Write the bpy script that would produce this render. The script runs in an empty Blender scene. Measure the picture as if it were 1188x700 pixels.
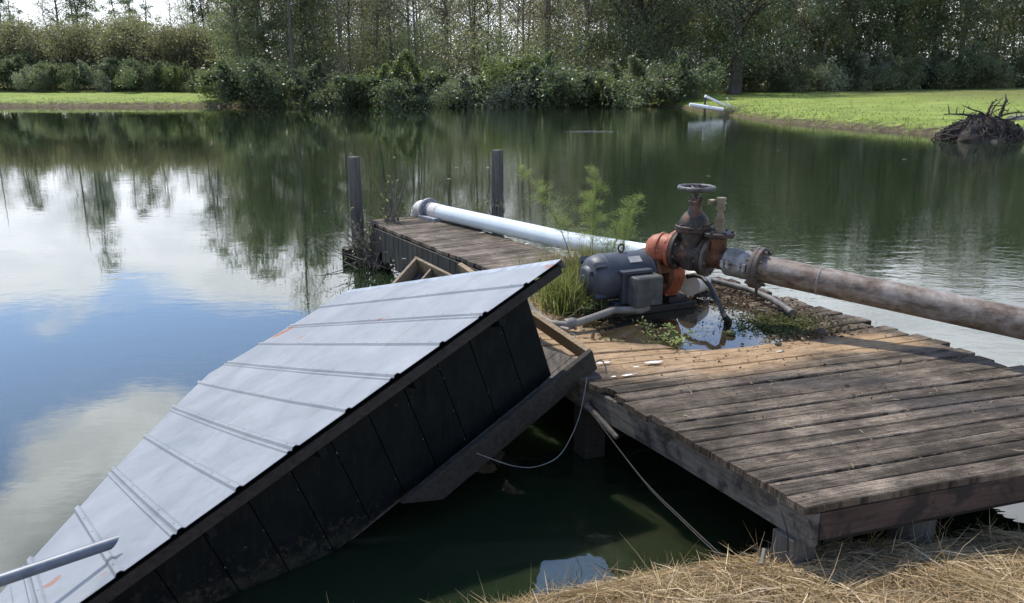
import bpy, math, random
import numpy as np
from mathutils import Vector
R = math.radians
random.seed(7); rng = np.random.default_rng(7)
SC = bpy.context.scene
COL = SC.collection

# ------------------------------------------------------------------ camera numbers
F = 925.0; CZ = 2.38; P = R(15.7); S, C = math.sin(P), math.cos(P)
CAM = np.array([0, 0, CZ])
def ray(x, y):
    u = (x-594)/F; v = (y-350)/F
    return np.array([u, C-v*S, -(S+v*C)])
def atz(x, y, z):
    r = ray(x, y); return CAM + r*(z-CZ)/r[2]
def att(x, y, t): return CAM + ray(x, y)*t
def nrm(v): v = np.asarray(v, float); return v/np.linalg.norm(v)

# ------------------------------------------------------------------ mesh helpers
class MB:
    def __init__(s): s.v = []; s.f = []; s.m = []; s.uv = []
    def add(s, vs, fs, m=0, uvs=None):
        o = len(s.v); s.v += [tuple(map(float, p)) for p in vs]
        s.f += [tuple(i+o for i in f) for f in fs]; s.m += [m]*len(fs)
        s.uv += (uvs if uvs is not None else [(0, 0)]*len(vs))
        return s
    def box(s, c, ax, ay, az, m=0):
        c, ax, ay, az = map(np.asarray, (c, ax, ay, az))
        vs = [c+i*ax+j*ay+k*az for k in (-1, 1) for j in (-1, 1) for i in (-1, 1)]
        fs = [(0,2,3,1),(4,5,7,6),(0,1,5,4),(2,6,7,3),(0,4,6,2),(1,3,7,5)]
        if np.dot(np.cross(ax, ay), az) < 0: fs = [f[::-1] for f in fs]
        return s.add(vs, fs, m)
    def beam(s, p, q, w, h, up=(0,0,1), m=0):
        p, q = np.asarray(p, float), np.asarray(q, float); d = nrm(q-p)
        sd = nrm(np.cross(d, up)); u = np.cross(sd, d)
        return s.box((p+q)/2, (q-p)/2, sd*w/2, u*h/2, m)
    def tube(s, pts, r, n=10, cap=True, m=0):
        pts = [np.asarray(p, float) for p in pts]; k = len(pts)
        rs = [r]*k if np.isscalar(r) else r
        vs = []; ref = None
        for i, p in enumerate(pts):
            d = nrm(pts[min(i+1, k-1)]-pts[max(i-1, 0)])
            if ref is None: ref = np.array([0,0,1.]) if abs(d[2]) < .9 else np.array([1.,0,0])
            a = nrm(np.cross(ref, d)); b = np.cross(d, a); ref = b
            for j in range(n):
                t = 2*math.pi*j/n; vs.append(p+rs[i]*(math.cos(t)*a+math.sin(t)*b))
        fs = [(i*n+j, i*n+(j+1) % n, (i+1)*n+(j+1) % n, (i+1)*n+j) for i in range(k-1) for j in range(n)]
        if cap: fs += [tuple(range(n))[::-1], tuple((k-1)*n+j for j in range(n))]
        return s.add(vs, fs, m)
    def lathe(s, o, ax, prof, n=32, m=0, cap=True):
        o = np.asarray(o, float); ax = nrm(ax)
        ref = np.array([0,0,1.]) if abs(ax[2]) < .9 else np.array([1.,0,0])
        a = nrm(np.cross(ref, ax)); b = np.cross(ax, a)
        vs = [o+ax*h+r*(math.cos(2*math.pi*j/n)*a+math.sin(2*math.pi*j/n)*b) for h, r in prof for j in range(n)]
        k = len(prof)
        fs = [(i*n+j, i*n+(j+1) % n, (i+1)*n+(j+1) % n, (i+1)*n+j) for i in range(k-1) for j in range(n)]
        if cap: fs += [tuple(range(n))[::-1], tuple((k-1)*n+j for j in range(n))]
        return s.add(vs, fs, m)
    def bolts(s, o, ax, rad, n, br, h, m=0, ph=.2):
        ax = nrm(ax); ref = np.array([0,0,1.]) if abs(ax[2]) < .9 else np.array([1.,0,0])
        a = nrm(np.cross(ref, ax)); b = np.cross(ax, a)
        for j in range(n):
            t = 2*math.pi*j/n+ph
            s.lathe(np.asarray(o)+rad*(math.cos(t)*a+math.sin(t)*b), ax, [(-h, br), (h, br)], 6, m)
        return s

def bolt_parts(o, ax, rad, n, br, h, mat, parent, ph=.2):
    ax = nrm(ax); ref = np.array([0,0,1.]) if abs(ax[2]) < .9 else np.array([1.,0,0])
    a = nrm(np.cross(ref, ax)); b = np.cross(ax, a)
    for j in range(n):
        t = 2*math.pi*j/n+ph
        obj('bolt', MB().lathe(np.asarray(o)+rad*(math.cos(t)*a+math.sin(t)*b), ax, [(-h, br), (h, br)], 6), mat, parent)
def wloc(o):
    return np.array(o.location) if o.parent is None else wloc(o.parent)+np.array(o.location)
def obj(name, mb, mat, parent=None, smooth=True, bevel=0, origin=None, ang=35):
    me = bpy.data.meshes.new(name)
    v = np.array(mb.v); 
    if parent is not None: off = wloc(parent)
    elif origin is not None: off = np.array(origin)
    else: off = np.array([v[:,0].mean(), v[:,1].mean(), v[:,2].min()])
    me.from_pydata((v-off).tolist(), [], mb.f)
    for m in (mat if isinstance(mat, (list, tuple)) else [mat]): me.materials.append(m)
    me.polygons.foreach_set('material_index', mb.m)
    uv = me.uv_layers.new(name='UVMap')
    li = np.zeros(len(me.loops), int); me.loops.foreach_get('vertex_index', li)
    uv.data.foreach_set('uv', np.array(mb.uv, float)[li].ravel())
    if smooth:
        me.polygons.foreach_set('use_smooth', [True]*len(me.polygons)); me.set_sharp_from_angle(angle=R(ang))
    me.update()
    o = bpy.data.objects.new(name, me); COL.objects.link(o)
    if parent is not None: o.parent = parent
    else: o.location = off
    if bevel:
        b = o.modifiers.new('bevel', 'BEVEL'); b.width = bevel; b.segments = 2; b.limit_method = 'ANGLE'; b.angle_limit = R(40)
    return o
def tag(o, label=None, cat=None, group=None, kind=None):
    if label: o['label'] = label
    if cat: o['category'] = cat
    if group: o['group'] = group
    if kind: o['kind'] = kind
    return o
def thing(name, label, cat, loc=(0,0,0), group=None):
    o = bpy.data.objects.new(name, None); o.empty_display_size = .2; COL.objects.link(o); o.location = tuple(map(float, loc))
    return tag(o, label, cat, group)
def qmesh(name, quads, mats, var=None, mi=None):
    """quads: N x 4 x 3 array -> mesh, with a per-leaf colour number"""
    n = len(quads); me = bpy.data.meshes.new(name)
    me.vertices.add(4*n); me.vertices.foreach_set('co', np.asarray(quads, np.float32).ravel())
    me.loops.add(4*n); me.loops.foreach_set('vertex_index', np.arange(4*n, dtype=np.int32))
    me.polygons.add(n); me.polygons.foreach_set('loop_start', np.arange(0, 4*n, 4, dtype=np.int32))
    for m in mats: me.materials.append(m)
    if mi is not None: me.polygons.foreach_set('material_index', np.asarray(mi, np.int32))
    if var is not None:
        a = me.attributes.new('var', 'FLOAT', 'POINT'); a.data.foreach_set('value', np.repeat(np.asarray(var, np.float32), 4))
    me.update(calc_edges=True); return me
def mobj(name, me, parent=None, loc=None):
    o = bpy.data.objects.new(name, me); COL.objects.link(o)
    if parent is not None: o.parent = parent
    if loc is not None: o.location = tuple(map(float, loc))
    return o

# ------------------------------------------------------------------ materials
class NT:
    def __init__(s, name):
        s.mat = bpy.data.materials.new(name); s.mat.use_nodes = True
        s.t = s.mat.node_tree; s.b = s.t.nodes['Principled BSDF']; s.out = s.t.nodes['Material Output']
    def n(s, typ, ins=None, **kw):
        nd = s.t.nodes.new(typ)
        for k, v in kw.items(): setattr(nd, k, v)
        for k, v in (ins or {}).items():
            if isinstance(v, bpy.types.NodeSocket): s.t.links.new(v, nd.inputs[k])
            else: nd.inputs[k].default_value = v
        return nd
    def l(s, a, b): s.t.links.new(a, b)
    def coord(s, kind='Object', scale=(1,1,1), loc=(0,0,0)):
        if kind == 'World': src = s.n('ShaderNodeNewGeometry').outputs['Position']
        else: src = s.n('ShaderNodeTexCoord').outputs[kind]
        return s.n('ShaderNodeMapping', {'Vector': src, 'Scale': scale, 'Location': loc}).outputs[0]
    def noise(s, vec, scale, detail=6, rough=.6, dist=0):
        return s.n('ShaderNodeTexNoise', {'Vector': vec, 'Scale': scale, 'Detail': detail, 'Roughness': rough, 'Distortion': dist}).outputs[0]
    def ramp(s, fac, stops):
        r = s.n('ShaderNodeValToRGB', {'Fac': fac}); cr = r.color_ramp
        while len(cr.elements) < len(stops): cr.elements.new(.5)
        for e, (p, c) in zip(cr.elements, stops):
            e.position = p; e.color = (c, c, c, 1) if np.isscalar(c) else (*c, 1)
        return r.outputs[0]
    def mix(s, fac, a, b, mode='MIX'):
        m = s.n('ShaderNodeMix', data_type='RGBA', blend_type=mode)
        for i, v in ((0, fac), (6, a), (7, b)):
            if isinstance(v, bpy.types.NodeSocket): s.l(v, m.inputs[i])
            elif i == 0: m.inputs[0].default_value = v
            else: m.inputs[i].default_value = (*v, 1)
        return m.outputs[2]
    def math(s, op, a, b=0, c=None, clamp=False):
        m = s.n('ShaderNodeMath', operation=op, use_clamp=clamp)
        for i, v in enumerate((a, b) if c is None else (a, b, c)):
            if isinstance(v, bpy.types.NodeSocket): s.l(v, m.inputs[i])
            else: m.inputs[i].default_value = v
        return m.outputs[0]
    def smooth(s, v, a, b):
        return s.n('ShaderNodeMapRange', {'Value': v, 'From Min': a, 'From Max': b}, interpolation_type='SMOOTHSTEP').outputs[0]
    def bump(s, h, strength=.3, dist=.01):
        b = s.n('ShaderNodeBump', {'Height': h, 'Strength': strength, 'Distance': dist}); s.l(b.outputs[0], s.b.inputs['Normal'])
    def fin(s, col, rough=.7, metal=0, spec=.4):
        for k, v in (('Base Color', col), ('Roughness', rough), ('Metallic', metal), ('Specular IOR Level', spec)):
            if isinstance(v, bpy.types.NodeSocket): s.l(v, s.b.inputs[k])
            else: s.b.inputs[k].default_value = (*v, 1) if k == 'Base Color' else v
        return s.mat
    def blob(s, c, rad, dist=.5, nscale=6):
        """soft edged patch at a world place, edge broken by noise"""
        g = s.n('ShaderNodeNewGeometry').outputs['Position']
        d = s.n('ShaderNodeVectorMath', {0: g, 1: tuple(map(float, c))}, operation='SUBTRACT').outputs[0]
        d = s.n('ShaderNodeVectorMath', {0: d, 1: tuple(1/x for x in rad)}, operation='MULTIPLY').outputs[0]
        ln = s.n('ShaderNodeVectorMath', {0: d}, operation='LENGTH').outputs['Value']
        return s.math('ADD', ln, s.math('MULTIPLY', s.math('SUBTRACT', s.noise(s.coord('World'), nscale), .5), dist*2))

def simple(name, c1, c2, scale=8, rough=.7, metal=0, bump=.2, bdist=.004, spots=None, spec=.4, kind='Object', stretch=(1,1,1), lo=.35, hi=.68):
    t = NT(name); co = t.coord(kind, stretch)
    nz = t.noise(co, scale, 8, .65)
    col = t.ramp(nz, [(lo, c1), (hi, c2)])
    if spots:
        sc, th, c3 = spots
        n2 = t.noise(co, sc, 6, .7, .4)
        col = t.mix(t.smooth(n2, th, th+.09), col, c3)
    if bump: t.bump(t.noise(co, scale*4, 6, .7), bump, bdist)
    return t.fin(col, rough, metal, spec)

def wood(name, dark, light, gscale=(2.5, 45, 45), rough=.85, kind='Object', extra=None, bump=.5):
    t = NT(name); co = t.coord(kind, gscale)
    g = t.noise(co, 1, 8, .7, .3); g2 = t.noise(t.coord(kind, (1,1,1)), 2.2, 5, .6)
    col = t.ramp(t.math('ADD', t.math('MULTIPLY', g, .7), t.math('MULTIPLY', g2, .3)), [(.36, dark), (.66, light)])
    if extra: col = extra(t, col)
    t.bump(g, bump, .004)
    return t.fin(col, rough, 0, .25)

def deck_material():
    t = NT('weathered deck boards')
    uv = t.coord('UV', (2.2, 48, 1)); g = t.noise(uv, 1, 10, .78, .35)
    g3 = t.noise(t.coord('UV', (7, 160, 1)), 1, 4, .6)
    w = t.coord('World'); big = t.noise(w, 1.5, 7, .65, .5); mid = t.noise(w, 6, 6, .7, .3); fine = t.noise(w, 55, 4, .7)
    plank = t.noise(t.coord('UV', (.35, 7.05, 1)), 1, 1, .5)
    f = t.math('ADD', t.math('ADD', t.math('MULTIPLY', g, .45), t.math('MULTIPLY', big, .38)), t.math('ADD', t.math('MULTIPLY', mid, .22), t.math('MULTIPLY', t.math('SUBTRACT', plank, .5), .3)))
    grey = t.ramp(f, [(.39, (.016, .0125, .008)), (.47, (.056, .042, .027)), (.545, (.138, .107, .077)), (.65, (.34, .27, .20))])
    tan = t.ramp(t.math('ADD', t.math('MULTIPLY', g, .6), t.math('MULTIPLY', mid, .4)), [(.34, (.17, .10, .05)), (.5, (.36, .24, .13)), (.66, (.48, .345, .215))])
    # dried silt apron in front of the puddle, plus tan patches either side
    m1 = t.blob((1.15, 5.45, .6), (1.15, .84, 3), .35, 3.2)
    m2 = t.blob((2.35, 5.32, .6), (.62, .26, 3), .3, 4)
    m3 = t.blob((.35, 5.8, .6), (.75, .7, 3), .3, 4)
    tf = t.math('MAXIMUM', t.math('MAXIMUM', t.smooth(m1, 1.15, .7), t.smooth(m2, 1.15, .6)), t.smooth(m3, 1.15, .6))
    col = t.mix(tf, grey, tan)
    # two long dark bands on the right boards, then puddle damp and mildew spots
    b1 = t.smooth(t.blob((1.9, 4.55, .6), (.75, .17, 3), .35, 5), 1.2, .3)
    b2 = t.smooth(t.blob((2.55, 4.2, .6), (.55, .2, 3), .35, 5), 1.2, .3)
    dk = t.math('MULTIPLY', t.math('MAXIMUM', b1, b2), .62)
    col = t.mix(dk, col, (.03, .03, .032))
    wet = t.smooth(t.blob((1.3, 5.98, .56), (.86, .74, 9), .22, 4), 1.05, .8)
    col = t.mix(t.math('MULTIPLY', wet, .8), col, (.035, .027, .018))
    moss = t.smooth(t.noise(w, 3.1, 6, .7), .63, .74)
    col = t.mix(t.math('MULTIPLY', moss, .55), col, (.13, .12, .05))
    sp = t.smooth(fine, .66, .72)
    col = t.mix(t.math('MULTIPLY', sp, .55), col, (.36, .33, .29))
    cr = t.smooth(g3, .46, .36)
    col = t.mix(t.math('MULTIPLY', cr, .6), col, (.02, .017, .015))
    g4 = t.noise(t.coord('UV', (9, 210, 1)), 1, 5, .75, .2); gt = t.noise(w, 130, 3, .75)
    dkf = t.math('MULTIPLY', t.smooth(g4, .50, .40), t.math('SUBTRACT', .8, t.math('MULTIPLY', tf, .45)))
    col = t.mix(dkf, col, (.012, .010, .008))
    lt = t.math('MULTIPLY', t.smooth(g4, .57, .68), t.smooth(mid, .42, .62))
    col = t.mix(t.math('MULTIPLY', lt, .7), col, (.40, .33, .265))
    gr2 = t.math('MULTIPLY', t.smooth(gt, .46, .34), t.math('SUBTRACT', .75, t.math('MULTIPLY', tf, .5)))
    col = t.mix(gr2, col, (.014, .013, .010))
    lic = t.math('MULTIPLY', t.smooth(gt, .62, .70), t.smooth(big, .42, .6))
    col = t.mix(t.math('MULTIPLY', lic, .6), col, (.30, .28, .22))
    t.bump(t.math('ADD', t.math('ADD', g, g4), t.math('MULTIPLY', gt, .4)), .8, .006)
    return t.fin(col, t.math('SUBTRACT', .9, t.math('MULTIPLY', wet, .55)), 0, .25)

def leaf(name, c1, c2, c3=None, trans=.35, rough=.5, objvar=.35, hi=1.0):
    gl = rough < .55 and 'leaves' in name
    t = NT(name)
    a = t.n('ShaderNodeAttribute', attribute_name='var').outputs['Fac']
    oi = t.n('ShaderNodeObjectInfo').outputs['Random']
    f = t.math('ADD', t.math('MULTIPLY', a, 1-objvar), t.math('MULTIPLY', oi, objvar), clamp=True)
    st = [(0, c1), (.8, c2), (1, c3 or c2)]
    col = t.ramp(f, st)
    t.fin(col, .4 if gl else .65, 0, .36 if gl else .1)
    tr = t.n('ShaderNodeBsdfTranslucent', {'Color': t.mix(1, col, (1.25, 1.3, .8), 'MULTIPLY')})
    mx = t.n('ShaderNodeMixShader', {0: trans, 1: t.b.outputs[0], 2: tr.outputs[0]})
    t.l(mx.outputs[0], t.out.inputs[0]); return t.mat

M = {}
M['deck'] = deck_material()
M['old_wood'] = wood('weathered grey timber', (0.032, 0.028, 0.024), (0.182, 0.161, 0.136))
M['post'] = wood('weathered post timber', (0.033, 0.031, 0.026), (0.138, 0.127, 0.110), (45, 45, 2.5))
def mildew(t, col):
    m = t.smooth(t.noise(t.coord('World'), 5, 6, .7, .4), .48, .62)
    return t.mix(t.math('MULTIPLY', m, .85), col, (.022, .02, .018))
M['fascia'] = wood('mildewed fascia timber', (0.060, 0.054, 0.045), (0.180, 0.165, 0.138), (3, 3, 40), extra=mildew)
M['fascia_red'] = wood('dark brown fascia timber', (0.036, 0.024, 0.019), (0.102, 0.069, 0.054), (3, 3, 40), extra=mildew)
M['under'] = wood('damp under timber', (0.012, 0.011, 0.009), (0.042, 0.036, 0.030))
M['new_wood'] = wood('pale crate timber', (0.150, 0.112, 0.071), (0.345, 0.270, 0.180))
M['beam_wood'] = wood('dark skid timber', (.014, .013, .010), (.055, .048, .037))
M['tan_wood'] = wood('tan end timber', (0.120, 0.083, 0.045), (0.315, 0.240, 0.150))
M['floor_wood'] = wood('worn floor timber', (0.035, 0.032, 0.028), (0.168, 0.147, 0.126), (30, 2, 30))
t = NT('black stained boards'); w_ = t.coord('World')
c_ = t.ramp(t.noise(w_, 7, 8, .7), [(.35, (.0035, .0050, .0046)), (.7, (.0085, .0110, .0100))])
low = t.smooth(t.n('ShaderNodeSeparateXYZ', {0: w_}).outputs[2], .30, .05)
mud = t.smooth(t.noise(w_, 26, 6, .75), .54, .62)
c_ = t.mix(t.math('MULTIPLY', t.math('MULTIPLY', low, mud), .7), c_, (.075, .055, .035))
c_ = t.mix(t.smooth(t.noise(w_, 48, 3, .6), .735, .77), c_, (.22, .21, .19))
gr_ = t.smooth(t.noise(t.coord('World', (9, 9, 1.2)), 4, 6, .75, .4), .5, .72)
c_ = t.mix(t.math('MULTIPLY', gr_, .5), c_, (.022, .023, .021))
tide = t.math('MULTIPLY', t.smooth(t.n('ShaderNodeSeparateXYZ', {0: w_}).outputs[2], .13, .05), t.smooth(t.noise(w_, 18, 5, .7), .35, .6))
c_ = t.mix(t.math('MULTIPLY', tide, .6), c_, (.05, .045, .028))
t.bump(t.noise(t.coord('World', (1,1,.15)), 60, 4), .35, .004)
M['black_board'] = t.fin(c_, .8, 0, .12)

def roof_material(rust):
    t = NT('galvanised roofing sheet'); w = t.coord('World')
    a = t.noise(w, 2.2, 6, .6, .6); b = t.noise(w, 30, 5, .7)
    c = t.ramp(t.math('ADD', t.math('MULTIPLY', a, .7), t.math('MULTIPLY', b, .3)), [(.35, (.155, .172, .192)), (.52, (.20, .215, .233)), (.68, (.245, .258, .272))])
    st = t.smooth(t.noise(t.coord('World', (.6, .45, 1.4)), 5, 5, .6), .56, .70)
    c = t.mix(t.math('MULTIPLY', st, .35), c, (.135, .145, .155))
    for ctr, rad, strength in rust:
        m = t.smooth(t.blob(ctr, rad, .8, 26), 1.0, .55)
        c = t.mix(t.math('MULTIPLY', m, strength), c, (.22, .075, .03))
    sp = t.smooth(t.noise(w, 70, 2, .5), .74, .78)
    c = t.mix(t.math('MULTIPLY', sp, .5), c, (.15, .14, .13))
    t.bump(t.noise(t.coord('World', (1, 1, 1)), 3.2, 3, .5), .35, .02)
    gm = t.smooth(t.noise(w, 3.5, 8, .72, .8), .55, .7)
    c = t.mix(t.math('MULTIPLY', gm, .35), c, (.13, .125, .11))
    return t.fin(c, t.ramp(b, [(.3, .42), (.7, .58)]), .25, .5)
M['rib_dark'] = simple('dull zinc trim', (.16, .19, .23), (.30, .33, .37), 12, .5, .4)
M['screw'] = simple('dark screw heads', (.02, .02, .02), (.06, .05, .04), 9, .5, .5, 0)
M['motor'] = simple('grey motor paint', (0.034, 0.039, 0.046), (0.064, 0.071, 0.083), 7, .5, .1, .12, .002, (22, .66, (0.128, 0.124, 0.112)))
M['motor_dusty'] = simple('dusty junction box paint', (0.042, 0.045, 0.043), (0.105, 0.105, 0.095), 9, .6, .1, .15, .002, (15, .6, (0.168, 0.158, 0.133)))
M['plate'] = simple('worn name plate', (.30, .28, .24), (.5, .48, .44), 20, .5, .4, .1)
M['orange'] = simple('rusty orange pump paint', (.22, .06, .026), (.42, .125, .06), 6, .55, 0, .25, .003, (14, .55, (.085, .03, .016)))
M['rust'] = simple('flaking brown rust', (.045, .022, .013), (.19, .085, .04), 10, .8, .15, .6, .005, (20, .6, (.02, .014, .011)))
M['black_iron'] = simple('blackened iron', (.016, .014, .013), (.055, .044, .037), 11, .65, .2, .5, .003, (16, .52, (.10, .048, .027)))
M['wheel_iron'] = simple('grey handwheel iron', (0.038, 0.038, 0.038), (0.120, 0.116, 0.112), 15, .6, .3, .4, .003)
M['flange_rust'] = simple('rusty grey flange iron', (0.047, 0.038, 0.032), (0.145, 0.119, 0.098), 12, .7, .25, .5, .004, (18, .57, (0.128, 0.055, 0.025)))
M['brass'] = simple('dull brass fitting', (0.112, 0.091, 0.059), (0.224, 0.189, 0.133), 14, .55, .4, .2, .002)
M['coupling'] = simple('pale grey coupling paint', (.13, .125, .11), (.30, .29, .265), 9, .75, 0, .2, .002, (16, .58, (.12, .065, .035)), .25)
M['dark_rubber'] = simple('black hose rubber', (.012, .012, .012), (.05, .048, .043), 12, .6, 0, .2, .002)
M['conduit'] = simple('weathered grey conduit', (0.120, 0.109, 0.090), (0.240, 0.221, 0.188), 9, .6, 0, .15, .002, (18, .64, (0.068, 0.056, 0.041)))
M['pole'] = simple('painted grey pole', (.10, .115, .135), (.17, .19, .215), 10, .45, .2, .1, .002)
M['skid'] = simple('dark base in place of reflection', (.012, .011, .01), (.035, .03, .026), 10, .5, .2, .4)  # colour imitates the dark reflection below the pump
M['cable'] = simple('pale cable', (.13, .125, .115), (.26, .25, .23), 20, .8)
M['rope'] = simple('grey rope fibre', (.028, .028, .026), (.07, .067, .06), 60, .9)
M['feather'] = simple('white feathers', (.7, .7, .68), (.82, .82, .8), 20, .8)
M['beak'] = simple('yellow beak horn', (.5, .3, .04), (.6, .38, .06), 10, .5)
M['smear'] = simple('white dried smear', (.5, .48, .45), (.8, .79, .77), 30, .8)
M['bark'] = simple('grey brown bark', (.07, .06, .05), (.22, .195, .165), 6, .9, 0, .6, .03, None, .2, 'Object', (1,1,.25))
M['bark_dark'] = simple('dark wet bark', (.03, .026, .022), (.10, .088, .075), 6, .9, 0, .6, .03, None, .2, 'Object', (1,1,.25))
M['root'] = simple('dead root wood', (0.019, 0.015, 0.011), (0.085, 0.065, 0.052), 5, .9, 0, .7, .03, (9, .6, (0.130, 0.107, 0.088)))
M['log'] = simple('bleached log wood', (.14, .12, .10), (.30, .27, .23), 6, .9, 0, .5, .02)
# PVC suction pipe: white with faint blue algae cast and scuffs
M['pvc'] = simple('white pipe plastic', (0.476, 0.535, 0.552), (0.595, 0.637, 0.642), 3, .35, 0, .03, .001, (7, .66, (.40, .42, .37)), .4)
M['pvc_cream'] = simple('cream pipe plastic', (0.468, 0.442, 0.383), (0.578, 0.552, 0.484), 5, .45, 0, .03)
M['pvc_grey'] = simple('grey flange plastic', (.16, .165, .18), (.28, .285, .30), 9, .6, 0, .1)
# steel discharge pipe
t = NT('weathered steel pipe'); w = t.coord('World'); o3 = t.coord('World', (1.0, 1.0, 3.2))
a = t.noise(o3, 3.2, 8, .68, .5); b = t.noise(w, 14, 7, .72, .3)
col = t.ramp(t.math('ADD', t.math('MULTIPLY', a, .65), t.math('MULTIPLY', b, .35)), [(.37, (.05, .036, .025)), (.45, (.135, .103, .076)), (.54, (.225, .192, .16)), (.66, (.34, .325, .31))])
z_ = t.n('ShaderNodeSeparateXYZ', {0: t.n('ShaderNodeNewGeometry').outputs['Normal']}).outputs[2]
rt = t.math('MULTIPLY', t.smooth(t.noise(w, 5, 6, .7), .52, .66), .45)
col = t.mix(rt, col, (.17, .085, .05))
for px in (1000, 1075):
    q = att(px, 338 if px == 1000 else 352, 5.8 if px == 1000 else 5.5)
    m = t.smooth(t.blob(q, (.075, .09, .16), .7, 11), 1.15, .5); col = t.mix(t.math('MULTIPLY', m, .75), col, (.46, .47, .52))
t.bump(b, .4, .004); M['steel_pipe'] = t.fin(col, .62, .25, .4)

M['leaf_dark'] = leaf('dark evergreen leaves', (.05, .068, .042), (.15, .185, .11), (.34, .37, .25), .5)
M['leaf_green'] = leaf('mid green leaves', (.06, .08, .036), (.165, .20, .092), (.31, .34, .18), .5)
M['leaf_grey'] = leaf('grey green leaves', (.07, .084, .052), (.235, .265, .16), (.50, .53, .40), .5)
M['leaf_olive'] = leaf('olive brown leaves', (.10, .096, .06), (.255, .25, .155), (.43, .41, .29), .5)
M['leaf_pale'] = leaf('pale silvery leaves', (0.110, 0.128, 0.091), (0.317, 0.354, 0.262), (0.537, 0.561, 0.464), .45)
M['leaf_brown'] = leaf('brown grey dry twigs and leaves', (.135, .12, .09), (.335, .31, .245), (.58, .55, .46), .5)
M['weed'] = leaf('feathery weed leaves', (.13, .17, .06), (.27, .32, .13), (.40, .42, .20), .4, .6, .1)
M['blade'] = leaf('long grass blades', (.09, .11, .035), (.225, .245, .09), (.50, .43, .26), .4, .5, .1)
M['straw'] = leaf('dry straw', (.20, .13, .065), (.54, .415, .25), (.76, .65, .47), .2, .6, 0)
M['lawn_blade'] = leaf('lawn blades', (.11, .15, .035), (.21, .26, .06), (.32, .32, .13), .4, .6, 0)
M['litter'] = leaf('brown plant litter', (.035, .022, .012), (.14, .095, .055), (.24, .18, .11), .1, .8, 0)
M['algae'] = leaf('olive algae and litter', (.03, .035, .012), (.10, .11, .035), (.20, .20, .07), .2, .6, 0)

# ------------------------------------------------------------------ setting: terrain, water
POND = np.array([(-110,66),(-60,68),(-30,68.5),(-20,69.3),(-17,71),(-6,71.5),(4,71.5),(11,70.5),(13.6,67),(14.6,61),(14.0,52),(14.2,46),(15.6,41),(17.4,36.2),(19.4,32.5),(20.8,28),(21.5,22),(18,12),(11,6.5),(6,4.6),(3.4,3.80),(2.6,3.65),(1.5,3.52),(1.0,3.43),(.71,3.345),(.44,3.25),(.02,3.15),(-.4,2.98),(-1,2.75),(-3,2.3),(-8,1.6),(-40,2),(-90,8),(-120,40)], float)
def pond_sd(x, y):
    p = np.stack([x, y], -1); d = np.full(x.shape, 1e9); ins = np.zeros(x.shape, bool)
    n = len(POND)
    for i in range(n):
        a, b = POND[i], POND[(i+1) % n]; ab = b-a
        tt = np.clip(((p-a)@ab)/(ab@ab), 0, 1)
        d = np.minimum(d, np.linalg.norm(p-a-tt[..., None]*ab, axis=-1))
        c = ((a[1] > y) != (b[1] > y)) & (x < (b[0]-a[0])*(y-a[1])/(b[1]-a[1]+1e-12)+a[0]); ins ^= c
    return np.where(ins, -d, d)
def wob(x, y, s=1.0): return np.sin(x*1.7*s+y*.6*s)*.5+np.sin(y*2.3*s-x*.9*s+1.3)*.3+np.sin((x+y)*4.1*s)*.2
def ground_h(x, y):
    x = np.asarray(x, float); y = np.asarray(y, float)
    d = pond_sd(x, y)
    up = .50*(1-np.exp(-np.maximum(d, 0)/1.0))+np.minimum(np.maximum(d, 0)*.022, 1.0)+.03*wob(x, y, .5)*np.clip(d/2, 0, 1)
    z = np.where(d > 0, up, np.maximum(d*.45, -1.6))
    near = np.exp(-((x/9)**2+((y-1)/5)**2)); return z-.35*near*(d > -.5)
def sheet(name, xs, ys, hf, mat):
    X, Y = np.meshgrid(xs, ys); Z = hf(X, Y); nx, ny = len(xs), len(ys)
    me = bpy.data.meshes.new(name); me.vertices.add(nx*ny)
    me.vertices.foreach_set('co', np.stack([X, Y, Z], -1).astype(np.float32).ravel())
    i = np.arange(nx-1)[None, :]+np.arange(ny-1)[:, None]*nx
    q = np.stack([i, i+1, i+nx+1, i+nx], -1).reshape(-1, 4).astype(np.int32)
    me.loops.add(q.size); me.loops.foreach_set('vertex_index', q.ravel())
    me.polygons.add(len(q)); me.polygons.foreach_set('loop_start', np.arange(0, q.size, 4, dtype=np.int32))
    me.polygons.foreach_set('use_smooth', [True]*len(q)); me.materials.append(mat); me.update(calc_edges=True)
    return tag(mobj(name, me), kind='structure')
t = NT('lawn and soil'); w = t.coord('World')
n1 = t.noise(w, .5, 8, .7); n2 = t.noise(w, 2.5, 6, .7); n3 = t.noise(t.coord('World', (1, .35, 1)), 9, 4, .7)
gr = t.ramp(t.math('ADD', t.math('MULTIPLY', n1, .5), t.math('MULTIPLY', n3, .5)), [(.38, (.10, .135, .035)), (.5, (.195, .255, .05)), (.62, (.30, .34, .095))])
so = t.ramp(n2, [(.35, (.055, .043, .024)), (.65, (.15, .118, .068))])
zz = t.n('ShaderNodeSeparateXYZ', {0: w})
lf = t.math('MULTIPLY', t.smooth(zz.outputs[0], -8, -16), .10)
edge = t.smooth(t.math('SUBTRACT', t.math('ADD', zz.outputs[2], t.math('MULTIPLY', t.math('SUBTRACT', n2, .5), 1.1)), lf), .38, .12)
bare_ = t.math('MULTIPLY', t.smooth(t.noise(w, .22, 8, .75), .52, .66), .55)
gr = t.mix(bare_, gr, (.20, .20, .075))
far = t.math('MULTIPLY', t.smooth(zz.outputs[2], .78, 1.05), t.smooth(n2, .3, .55))
col = t.mix(far, t.mix(edge, gr, so), t.mix(.4, so, gr))
t.bump(t.noise(w, 14, 5, .8), 1, .06); lawn_mat = t.fin(col, .9, 0, .15)
xs = np.concatenate([np.linspace(-900, -131, 12), np.arange(-130, 60.1, 1.0), np.linspace(70, 900, 12)])
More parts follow.
